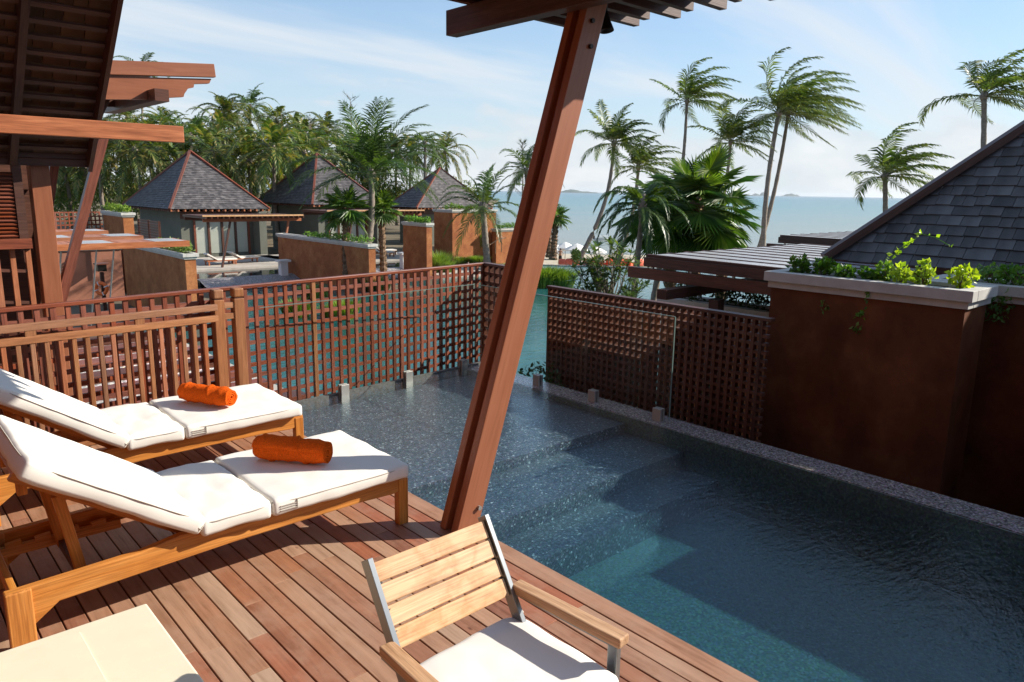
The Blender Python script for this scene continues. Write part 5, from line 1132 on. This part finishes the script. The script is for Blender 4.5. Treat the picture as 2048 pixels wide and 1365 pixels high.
def terrace_things():
    X0, X1, Y = T1
    for i in range(2): small_lounger(X0+1.5+1.7*i, Y+1.5+.6*i, -2.9, R(8*i), ('lounger on the first villa terrace, left of the leaning post', 'lounger on the first villa terrace, under the lit curtains')[i])
    X2, X3, Y2 = T2
    for i in range(2): small_lounger(X3-2.6+1.0*i, Y2+1.4+1.3*i, -2.9, R(-5), ('nearer lounger on the second villa terrace by its leaning post', 'farther lounger on the second villa terrace, half hidden')[i])
    for i, (px, py, D, lab) in enumerate(((566, 520, 43, 'small white side table at the edge of the first villa pool'), (808, 505, 48, 'white square stool left on the second villa pool edge'), (848, 502, 48.5, 'white square stool right on the second villa pool edge'))):
        p = at(px, py, D); t = empty('pool_stool', p, label=lab, cat='stool'); block('top', p.x-.36, p.y-.3, p.z-.12, p.x+.36, p.y+.3, p.z, M_white, t); block('pedestal', p.x-.22, p.y-.2, -3.1, p.x+.2, p.y+.2, p.z-.121, M_white, t)
    p = at(1530, 700, 20)
    block('garden_path', *(lambda a: (a.x-1, a.y, -3.6, a.x+7.5, a.y+3.4, -3.12))(onz(905, 549, -3.12)), M_paving, kind='structure')
    m = MB(); a = at(990, 512, 52); mb = MB(); w = at(1030, 510, 56)
    mb.add([(a.x, a.y, a.z-.6), (w.x, w.y, w.z), (w.x+.5, w.y+2.4, w.z+.1), (a.x+.5, a.y+2, a.z)], [(0, 1, 2, 3)])
    t = empty('bronze_handrail', at(1003, 500, 54), label='small bronze handrail against the lower ochre wall', cat='handrail'); q = [at(985, 505, 52), at(1000, 480, 53), at(1008, 476, 53.5), at(1008, 500, 53.5)]
    mb = MB(); mb.tube([at(980, 490, 53), at(998, 478, 53.5), at(1012, 476, 54)], .03, 6); mb.tube([at(991, 483, 53.2), at(991, 508, 53.2)], .03, 6); mb.tube([at(1003, 477, 53.7), at(1003, 505, 53.7)], .03, 6); mb.obj('rail', M_arm, t)
terrace_things()
# ================================================================== palms standing between the villas and along the beach
def ground_at(px, D): 
    k = ray(px, 600); lat = (k.dot(RH))*D; DD = k.dot(FH)*D; return ground_h(DD, lat)
def P2(px, py, D):  # point at photo pixel and depth along the view
    return at(px, py, D)
def palm_px(bx, tx, ty, D, L, label, zb=None, **kw):
    top = at(tx, ty, D); zb = ground_at(bx, D) if zb is None else zb
    # base below: same depth, sideways where the sight line at the base row says
    yb = 387+(2.05-zb)*FPX/D; b = at(bx, yb, D); b.z = zb
    return palm(b, top, L, label, **kw)
W0 = V((0, 0, 0)); WR = RH*.15+FH*.01+V((0, 0, .02)); WR2 = RH*.07
palm_px(712, 742, 352, 40, 4.7, 'tall coconut palm with white ringed trunk before the second villa', zb=-3.4, nf=24, r0=.24, r1=.15, bend=RH*.35, coco=3, seed=12, el=(-.05, 1.5), droop=.062, nst=40, ll=1.0, lw=.085, wind=RH*.010)
palm_px(975, 966, 418, 50, 3.9, 'short coconut palm before the big sunlit ochre wall', zb=-3.2, nf=18, r0=.24, r1=.2, coco=4, seed=5, el=(-.35, 1.45), droop=.095, nst=30, ll=.9, lw=.11)
palm_px(850, 850, 290, 84, 3.9, 'coconut palm rising behind the third villa roof', nf=20, r0=.2, r1=.15, seed=31, el=(-.6, 1.2), droop=.12, wind=WR2*.3, coco=2, lw=.15, ll=.95)
palm_px(1062, 1052, 345, 70, 4.0, 'coconut palm half hidden behind the leaning post', nf=20, r0=.2, r1=.15, seed=33, el=(-.6, 1.4), droop=.1, lw=.15, ll=.95)
palm_px(385, 381, 275, 74, 5.0, 'coconut palm with orange nuts standing above the first slate roof', zb=-3, nf=20, r0=.22, r1=.17, seed=35, el=(-.5, 1.3), droop=.1, coco=8, lw=.16, ll=.95)
palm_px(505, 500, 215, 105, 5.0, 'tallest coconut palm of the grove, between the first two villas', zb=-2, nf=22, r0=.25, r1=.18, seed=36, el=(-.7, 1.3), droop=.1, lw=.2, ll=.95)
palm_px(288, 284, 150, 110, 5.0, 'small distant palm top just above the carved beam', zb=-2, nf=20, r0=.2, r1=.15, seed=37, el=(-.6, 1.3), droop=.1, lw=.2, ll=.95)
# the windblown row by the sea
kw = dict(mat=M_palmw, coco=0, droop=.07, nst=34, ll=1.05, lw=.13, sdroop=.7, el=(-.25, 1.5))
palm_px(1150, 1228, 290, 72, 4.6, 'windblown palm with curved trunk, first right of the leaning post', nf=26, r0=.26, r1=.15, bend=RH*.9, wind=WR*.35, seed=41, **kw)
palm_px(1232, 1277, 338, 74, 4.5, 'windblown palm second right of the leaning post, above the fan palm', nf=24, r0=.22, r1=.15, bend=RH*.4, wind=WR*.6, seed=42, **kw)
palm_px(1322, 1374, 205, 70, 4.8, 'tall slim windblown palm left of the tight group', nf=25, r0=.22, r1=.13, bend=RH*.55, wind=WR*.8, seed=43, **kw)
palm_px(1405, 1461, 288, 70, 4.7, 'windblown palm behind the fan palm, left of the twin trunks', nf=25, r0=.22, r1=.13, bend=RH*.5, wind=WR*.6, seed=44, **kw)
palm_px(1525, 1557, 228, 66, 6.4, 'tallest windblown palm, straight trunk of the crossing pair', nf=32, r0=.26, r1=.18, bend=-RH*.35, wind=WR*.95, seed=45, **kw)
palm_px(1505, 1576, 232, 69, 6.0, 'windblown palm whose leaning trunk crosses behind the tallest one', nf=26, r0=.24, r1=.15, bend=RH*.35, wind=WR*.9, seed=46, **kw)
palm_px(1766, 1770, 355, 55, 4.9, 'short windblown palm standing alone before the sea, left of the big roof', nf=26, r0=.22, r1=.17, bend=RH*.1, wind=WR*.95, seed=47, **kw)
palm_px(1925, 1968, 195, 50, 4.7, 'windblown palm above the big roof at the right edge', nf=26, r0=.24, r1=.16, bend=RH*.5, wind=WR*1.15, seed=48, **kw)
# fan palms
def fan_px(bx, by, tx, ty, D, label, **kw):
    b = at(bx, by, D); t = at(tx, ty, D); return fan_palm(b, t, 1, label, **kw)
fan_px(692, 560, 690, 425, 39, 'fan palm with shaggy trunk left of the white ringed palm trunk', nf=28, Rf=.95, pet=.8, r=.17, seed=3, nseg=18)
fan_px(768, 565, 762, 425, 41, 'fan palm with grey peeling trunk right of the white ringed palm trunk', nf=24, Rf=.85, pet=.7, r=.2, seed=4, nseg=18, el=(-.5, 1.4))
fan_px(1106, 520, 1112, 440, 50, 'fan palm with brown skirt just right of the leaning post, near', nf=20, Rf=.75, pet=.6, r=.22, seed=6, nseg=16)
fan_px(1098, 515, 1098, 425, 54, 'fan palm behind the leaning post, far one of the pair', nf=16, Rf=.7, pet=.6, r=.2, seed=7, nseg=16)
# big clump at centre right
fan_px(1385, 640, 1392, 425, 17.5, 'big fan palm with broad bright leaves at centre right', nf=42, Rf=.80, pet=.85, r=.16, seed=9, nseg=36, el=(-1.15, 1.35))
fan_px(1345, 640, 1332, 435, 19.5, 'second fan palm, its dark leaves merging with the big one', nf=30, Rf=.75, pet=.8, r=.15, seed=10, nseg=36, el=(-1.1, 1.2))
fan_px(1440, 640, 1446, 452, 20, 'third fan palm, drooping on the right of the big one', nf=24, Rf=.62, pet=.6, r=.13, seed=14, nseg=34, el=(-1.1, 1.1))
palm(at(1262, 640, 16.5), at(1285, 428, 16.5), 1.55, 'young coconut palm with arching fronds on the left of the big fan palm', nf=22, r0=.08, r1=.06, el=(-.6, 1.25), droop=.14, nst=40, lw=.05, ll=.36*4/1.55*.75, seed=51, coco=0, sdroop=.7, mat=M_palm)
palm(at(1300, 640, 19), at(1340, 420, 19), 1.9, 'young coconut palm behind the big fan palm with upright fronds', nf=14, r0=.09, r1=.07, el=(-.1, 1.3), droop=.12, nst=40, lw=.05, ll=.36*4/1.9*.75, seed=52, coco=0, sdroop=.6, mat=M_palm)
# ---- the grove behind the villas
def grove():
    protos = []
    for v in range(6):
        h = 10; p = palm((0, 0, 0), (0, 0, h), 4.4+.3*(v % 3), 'prototype', nf=18+2*(v % 2), r0=.2, r1=.14, seed=60+v, parts=False, coco=(5 if v % 2 else 0), el=(-.75, 1.35), droop=.10+.015*(v % 3), nst=22, lw=.2, ll=.95, mat=M_palmdk, bend=V((.3, 0, 0)))
        protos.append((p, h))
    rg = random.Random(21); used = set(); spots = []
    ref = [(0, 'in the grove left of the first slate roof'), (330, 'in the grove above the first slate roof'), (450, 'in the grove right of the first roof ridge'), (560, 'in the grove between the first and second villas'), (660, 'in the grove above the second slate roof'), (760, 'in the grove between the second and third villas'), (850, 'in the grove above the third slate roof'), (930, 'in the grove at its seaward end')]
    hts = ['low coconut palm', 'mid-height palm', 'tall rear palm']
    rows = [(66, 300, 345, 0), (80, 262, 320, 1), (98, 215, 300, 2)]
    for D, y0, y1, hi in rows:
        x = 118+rg.uniform(0, 30)
        while x < (905 if hi < 2 else 800):
            ty = rg.uniform(y0, y1)
            if x > 560: ty = max(ty, 262)
            if x > 700: ty = max(ty, 305)
            if not (x > 640 and hi == 0): spots.append((x+rg.uniform(-10, 10), ty, max(D+rg.uniform(-5, 6), 93 if x > 690 else 0), hi))
            x += (46, 44, 50)[hi]*rg.uniform(.7, 1.45)
    spots += [(455, 232, 98, 2), (610, 268, 98, 2), (640, 285, 96, 2), (428, 285, 90, 2), (560, 305, 92, 2), (330, 255, 92, 2), (240, 270, 90, 2)]
    spots.sort(key=lambda q: q[0]); cnt = {}; ordn = ['leftmost', 'second', 'third', 'fourth', 'fifth', 'sixth', 'seventh', 'eighth', 'ninth', 'tenth', 'eleventh', 'twelfth']
    for i, (px, ty, D, hi) in enumerate(spots):
        top = at(px, ty, D); zb = -2.6; h = top.z-zb; p, h0 = protos[i % 6]
        s = h/h0; w = rg.uniform(.85, 1.15)
        M = Matrix.Translation((top.x, top.y, zb)) @ Matrix.Rotation(rg.uniform(0, 6.28), 4, 'Z')
        lab = ref[0][1]
        for a, l in ref:
            if px >= a: lab = l
        g = 'coconut palms '+lab
        c = copy_tree(p, M, label='%s %s from the left %s' % (ordn[cnt.get((hi, lab), 0)], hts[hi], lab), group=g); cnt[(hi, lab)] = cnt.get((hi, lab), 0)+1
        for ch in KIDS[c.name]:
            if ch.name.startswith('trunk'): ch.scale = (1, 1, s); ch.location = (0, 0, 0)
            else: ch.location = (0, 0, h-h0)
    for p, h in protos:
        for ch in KIDS[p.name]:
            for g in KIDS.get(ch.name, []): bpy.data.objects.remove(g)
            bpy.data.objects.remove(ch)
        bpy.data.objects.remove(p)
    # undergrowth massed below the grove
    mb = MB(); rg = random.Random(2)
    for i in range(230):
        px = rg.uniform(90, 930); D = rg.uniform(64, 104); D = max(D, 92) if px > 690 else D; y = rg.uniform(355, 415) if D < 85 else rg.uniform(340, 400); c = at(px, y, D)
        if px > 760: c = at(px, rg.uniform(372, 412), D)
        leaf_scatter(mb, 110, c, (1.9, 1.9, 1.2), .8, rg, up=-.1, aspect=.16)
    mb.obj('undergrowth', M_palmdk, kind='stuff')
grove()
def casuarina(px, py, D, label, seed, H=7, Rr=1.9):
    rg = random.Random(seed); top = at(px, py, D); b = V((top.x, top.y, -2.8)); t = empty('casuarina_tree', b, label=label, cat='tree'); mb = MB(); trunk_mesh(mb, b, top, .16, .03, V((.2, 0, 0)), ring=0)
    tips = []
    for i in range(46):
        u = rg.uniform(.35, 1); c = b.lerp(top, u); a = rg.uniform(0, 6.28); l = Rr*(1.25-u)*rg.uniform(.6, 1.2); e = c+V((math.cos(a)*l, math.sin(a)*l, l*.75)); mb.tube([c, (c+e)/2+V((0, 0, .1)), e], [.03, .02, .008], 3, cap=False); tips.append((c, e))
    mb.obj('trunk', M_trunk, t); m = MB()
    for c, e in tips:
        for k in range(16):
            p = c.lerp(e, rg.uniform(.3, 1.05)); d = ((e-c).normalized()+V((rg.gauss(0, .5), rg.gauss(0, .5), rg.gauss(0, .4)-.1))).normalized()*rg.uniform(.3, .8); s = d.cross(V((0, 0, 1))).normalized()*.028; m.add([p-s, p+s, p+d], [(0, 1, 2)])
    m.obj('crown', M_casu, t, kind='stuff')
casuarina(562, 225, 88, 'feathery casuarina tree right of the tallest grove palm', 1)
casuarina(535, 238, 90, 'thin feathery casuarina just behind the tallest grove palm', 2)
casuarina(700, 195, 92, 'wispy grey-green casuarina top above the white ringed palm', 3, Rr=2.6)
casuarina(620, 235, 86, 'feathery casuarina left of the white ringed palm crown', 4, Rr=2.4)
casuarina(1045, 285, 96, 'thin feathery tree top beside the leaning post', 5)
# ---- grasses and shrubs round the lagoon
def grass_mound(c, rx, h, n, label, seed, mat=None, w=.02, k=5, ry=None):
    rg = random.Random(seed); t = empty('ornamental_grass', c, label=label, cat='grass clump'); m = MB(); ry = ry or rx*.7
    for i in range(k): a = rg.uniform(0, 6.28); r = rg.uniform(.1, .8); blades(m, n//k, (c[0]+RH.x*rx*r*math.cos(a)+FH.x*ry*r*math.sin(a), c[1]+RH.y*rx*r*math.cos(a)+FH.y*ry*r*math.sin(a), c[2]), rx*.42, h*rg.uniform(.8, 1.15)*(1.1-.5*r*r), rg, w=w, lean=.6)
    m.obj('blades', mat or M_grass, t, kind='stuff')
def greens():
    p = onz(1092, 574, -3.33); grass_mound((p.x, p.y, -3.33), 1.35, 1.2, 6500, 'big mound of bright green grass standing in the lagoon right of the post', 1, k=12, ry=.8, w=.03)
    p = at(840, 555, 42); p = at(878, 520, 47); grass_mound((p.x, p.y, -3.15), .75, 1.35, 2600, 'rounded green grass bush beside the big ochre wall', 2)
    for i, (px, lab) in enumerate(((925, 'left tuft of orange tipped grass before the big sunlit wall'), (950, 'middle tuft of orange tipped grass before the big sunlit wall'), (968, 'right tuft of orange tipped grass before the big sunlit wall'))): p = at(px, 525, 51); grass_mound((p.x, p.y, -3.15), .6, .75, 1200, lab, i+3)
    for i, (px, py, D, rx, h, lab) in enumerate(((640, 600, 36, .8, .8, 'dark grass at the foot of the shaggy fan palm'), (755, 575, 38, .9, .9, 'dark grass between the ringed palm and the grey fan palm'), (600, 640, 31, .7, .7, 'bright grass seen through the lattice, left part'), (690, 640, 31, .9, .75, 'bright grass seen through the middle of the lattice'), (1010, 533, 50, .9, .5, 'low green planting by the garden path'))):
        p = at(px, py, D); grass_mound((p.x, p.y, -3.32 if D < 48 else -3.2), rx, h, 2200, lab, i+10, mat=M_grass if i in (2, 3, 4) else M_shrub)
    # planting island carrying the three palms
    a = at(725, 570, 39.5); mb = MB(); n = 28; vs = [(a.x, a.y, -3.16)]
    for i in range(n): th = 2*math.pi*i/n; r = 1+.12*math.sin(3*th+1); q = a+RH*math.cos(th)*3.0*r+FH*math.sin(th)*1.9*r; vs.append((q.x, q.y, -3.2))
    for i in range(n): th = 2*math.pi*i/n; r = 1+.12*math.sin(3*th+1); q = a+RH*math.cos(th)*3.3*r+FH*math.sin(th)*2.2*r; vs.append((q.x, q.y, -3.5))
    mb.add(vs, [(0, i+1, (i+1) % n+1) for i in range(n)]+[(i+1, i+1+n, (i+1) % n+1+n, (i+1) % n+1) for i in range(n)]); mb.obj('planting_island', M_ground, kind='structure')
    # frangipani-like shrub before the lagoon
    rg = random.Random(17); b = at(1240, 690, 15); b.z = -3.3; t = empty('flowering_shrub', b, label='open branched shrub with narrow dark leaves before the lagoon', cat='shrub'); mb = MB(); m = MB()
    forks = [b.lerp(at(px, py, 15), .75) for px, py in ((1185, 560), (1215, 530), (1240, 540), (1265, 560), (1225, 590))]
    for f in forks: mb.tube([b, b.lerp(f, .5)+V((rg.gauss(0, .08), 0, 0)), f], [.04, .03, .022], 5, cap=False)
    for i in range(115):
        px = rg.gauss(1216, 38); py = 478+abs(px-1218)*.55+rg.uniform(0, 1)**1.3*(640-478-abs(px-1218)*.9)
        e = at(max(1148, min(1295, px)), py, rg.uniform(14.3, 15.8)); f = min(forks, key=lambda q: (q-e).length); j = f.lerp(e, .5)+V((rg.gauss(0, .06), rg.gauss(0, .06), -.04)); mb.tube([f, j, e], [.014, .010, .006], 3, cap=False)
        for q, kk in ((e, 13), (j.lerp(e, .6), 5)):
            for k in range(kk):
                aa = k*2.4+rg.random(); d = V((math.cos(aa), math.sin(aa), rg.uniform(-.3, .8))).normalized(); s = d.cross(V((0, 0, 1))).normalized()*.028; l = rg.uniform(.15, .26); m.add([q, q+d*l*.5+s, q+d*l, q+d*l*.5-s], [(0, 1, 2, 3)])
    mb.obj('branches', M_branch, t); m.obj('leaves', M_shrub2, t, kind='stuff')
    p = at(1225, 500, 30)
greens()
# ================================================================== beach and sea
def beach():
    a = at(1062, 532, 60)
    block('beach_terrace', *(lambda p: (p.x-4, p.y+.6, -6.2, p.x+26, p.y+14, -4.85))(at(1100, 520, 62)), M_sand, kind='structure') if False else None
    labs = ('leftmost white beach umbrella, partly behind the fan palm trunk', 'second white beach umbrella from the post', 'largest and nearest white beach umbrella', 'right white beach umbrella beside the young palm')
    for i, (px, py, D, r) in enumerate(((1112, 489, 88, 1.35), (1131, 485, 88, 1.35), (1154, 488, 80, 1.45), (1189, 492, 80, 1.35))):
        top = at(px, py, D); t = empty('beach_umbrella', (top.x, top.y, top.z-2.5), label=labs[i], cat='umbrella', group='white umbrellas on the beach'); m = MB(); n = 8
        rim = [top+V((math.cos(2*math.pi*k/n)*r, math.sin(2*math.pi*k/n)*r, -.62)) for k in range(n)]; mid = [top+V((math.cos(2*math.pi*k/n)*r*.3, math.sin(2*math.pi*k/n)*r*.3, -.12)) for k in range(n)]
        for k in range(n): m.tri(top+V((0, 0, .04)), mid[k], mid[(k+1) % n]); m.quad(mid[k], rim[k], rim[(k+1) % n], mid[(k+1) % n]); m.quad(rim[k], rim[k]-V((0, 0, .12)), rim[(k+1) % n]-V((0, 0, .12)), rim[(k+1) % n])
        m.obj('canopy', M_canvasw, t); bar('pole', (top.x, top.y, top.z-3.0), (top.x, top.y, top.z), .05, .05, M_bronze, t, up=(1, 0, 0))
    # coral seat loungers in a row behind the infinity edge
    rg = random.Random(6)
    names = ['nearest the fan palm trunks', 'second from the fan palm trunks', 'left of the small bush', 'just right of the small bush', 'under the largest umbrella', 'right of the largest umbrella', 'between the two right umbrellas', 'under the right umbrella', 'behind the dark shrub, left', 'behind the dark shrub, middle', 'behind the dark shrub, right']
    for i in range(11):
        px = 1122+i*15+rg.uniform(-4, 4); D = 63+rg.uniform(-1, 4); c = at(px, 529, D); z = c.z-.45; M = Matrix.Translation((c.x, c.y, z)) @ Matrix.Rotation(rg.uniform(-.6, .6)+AZ, 4, 'Z')
        t = empty('bean_lounger', (c.x, c.y, z), label='coral bean bag lounger at the lagoon edge, '+names[i], cat='bean bag', group='coral bean bags by the beach')
        o = bpy.data.objects.new('seat', cushion_mesh(1.0, .7, .42, r=.18, puff=.05, seed=i, mat=M_bean, wr=.03, nx=8, ny=6, nz=3)); link(o, M @ Matrix.Translation((0, 0, .3)), t)
        o = bpy.data.objects.new('backrest', cushion_mesh(.4, .68, .6, r=.17, puff=.05, seed=i+20, mat=M_bean, wr=.03, nx=6, ny=6, nz=4)); link(o, M @ Matrix.Translation((-.42, 0, .62)), t)
    c = at(1150, 520, 61.5); t = empty('round_bush', c, label='small round green bush at the lagoon edge under the largest umbrella', cat='bush'); m = MB(); leaf_scatter(m, 700, at(1152, 512, 61.5), (.45, .45, .62), .2, random.Random(4)); m.obj('leaves', M_grass, t, kind='stuff')
    # bather standing on the beach
    b = at(1121, 497, 77); H = 1.72
    def person():
        me = bpy.data.meshes.new('person'); f = V((b.x, b.y, b.z-H)); r = RH
        J = [(0, .93, 0), (0, 1.12, 0), (0, 1.36, 0), (0, 1.50, 0), (0, 1.60, 0), (.19, 1.40, 0), (.30, 1.16, .03), (.26, .95, .08), (-.19, 1.40, 0), (-.30, 1.18, -.02), (-.16, 1.04, .08), (.10, .86, 0), (.12, .47, .03), (.12, .06, 0), (.13, .03, -.14), (-.10, .86, 0), (-.16, .47, -.05), (-.2, .06, 0), (-.21, .03, -.14)]
        E = [(0, 1), (1, 2), (2, 3), (3, 4), (2, 5), (5, 6), (6, 7), (2, 8), (8, 9), (9, 10), (0, 11), (11, 12), (12, 13), (13, 14), (0, 15), (15, 16), (16, 17), (17, 18)]
        Rd = [.14, .13, .15, .06, .105, .06, .045, .035, .06, .045, .035, .095, .06, .04, .03, .095, .06, .04, .03]
        me.from_pydata([f+r*x+V((0, 0, z))+FH*y for x, z, y in J], E, []); o = bpy.data.objects.new('person', me); me.materials.append(M_skin); link(o)
        m = o.modifiers.new('skin', 'SKIN'); me.skin_vertices.new() if not me.skin_vertices else None
        for v, q in zip(me.skin_vertices[0].data, Rd): v.radius = (q, q*.8)
        me.skin_vertices[0].data[0].use_root = True
        s = o.modifiers.new('sub', 'SUBSURF'); s.levels = 1; s.render_levels = 2
        tag(o, 'bather in dark shorts standing on the beach by the left umbrella, hand on hip', 'person')
        sh = MB(); c = f+V((0, 0, .82)); sh.tube([c-V((0, 0, .22)), c, c+V((0, 0, .14))], [.19, .18, .16], 10, cap=False); sh.obj('swim_shorts', M_bronze, o)
        hr = MB(); hr.tube([f+V((0, 0, 1.58)), f+V((0, 0, 1.66)), f+V((0, 0, 1.73))], [.10, .118, .05], 8); hr.obj('hair', M_bronze, o, smooth=True)
    person()
    # dinghy at anchor
    c = at(1203, 479, 131); c.z = -6.3; t = empty('dinghy', c, label='small white boat at anchor in the shallow sea', cat='boat'); m = MB(); n = 10
    sec = []
    for i in range(n+1):
        u = i/n; x = (u-.5)*2.6; w = .5*math.sin(math.pi*(.12+.80*(1-u)))**.6 if u < .98 else .04; w = .5*(1-u**4); sec.append((x, w, .36+.12*u))
    vs = []
    for x, w, h in sec: vs += [RH*x+FH*w+V((0, 0, h)), RH*x+FH*w*.8+V((0, 0, -.05)), RH*x-FH*w*.8+V((0, 0, -.05)), RH*x-FH*w+V((0, 0, h)), RH*x-FH*w*.8+V((0, 0, .1)), RH*x+FH*w*.8+V((0, 0, .1))]
    fs = [(i*6+k, i*6+(k+1) % 6, (i+1)*6+(k+1) % 6, (i+1)*6+k) for i in range(n) for k in range(6)]+[tuple(range(6))]
    m.add([V(v)+c for v in vs], fs); m.obj('hull', M_white, t); bar('thwart', c-FH*.4+V((0, 0, .3)), c+FH*.4+V((0, 0, .3)), .25, .04, M_arm, t); bar('outboard_motor', c-RH*1.35+V((0, 0, .1)), c-RH*1.35+V((0, 0, .8)), .2, .25, M_bronze, t, up=(1, 0, 0)); bar('canopy', c-RH*.3+V((0, 0, .7)), c+RH*1.1+V((0, 0, .75)), .9, .04, M_white, t)
beach()
def islands():
    # low headland behind the leaning post and two far islets
    for i, (px0, px1, y, D, hs, lab) in enumerate(((1115, 1195, 387, 9000, (.25, .4, .6, .85, 1.0, .9, .7, .5, .45, .5, .4, .3, .2), 'low hazy headland on the horizon right of the leaning post'), (1503, 1534, 394, 12000, (.2, .7, 1.1, .8, .4, 1.3, 1.5, .9, .3), 'small twin-humped islet on the horizon left of the crossing palms'), (1564, 1597, 396, 12000, (.2, .3, .9, 1.0, 1.1, 1.35, 1.1, .7, .9, .3), 'long low islet on the horizon right of the crossing palms'))):
        n = len(hs); c = at((px0+px1)/2, y, D); w = (px1-px0)/FPX*D; t = empty('island', (c.x, c.y, -6.3), label=lab, cat='island'); m = MB(); rg = random.Random(i)
        H = (42, 40, 38)[i]; k = 5; rows = []
        for j in range(k):
            f = (j/(k-1)-.5)*w*.5; e = math.cos((j/(k-1)-.5)*math.pi*.95)
            for q in range(n*2-1): a = q/2; h0 = hs[int(a)]; h1 = hs[min(n-1, int(a)+1)]; h = h0+(h1-h0)*(a-int(a)); p = c+RH*((q/(2*n-2)-.5)*w)+FH*f; m.v.append((p.x, p.y, -8+(H*h+rg.uniform(-4, 4))*e))
        W = 2*n-1
        for j in range(k-1):
            for q in range(W-1): a = j*W+q; m.f.append((a, a+1, a+W+1, a+W))
        m.obj('hillside', M_island, t, smooth=True)
islands()
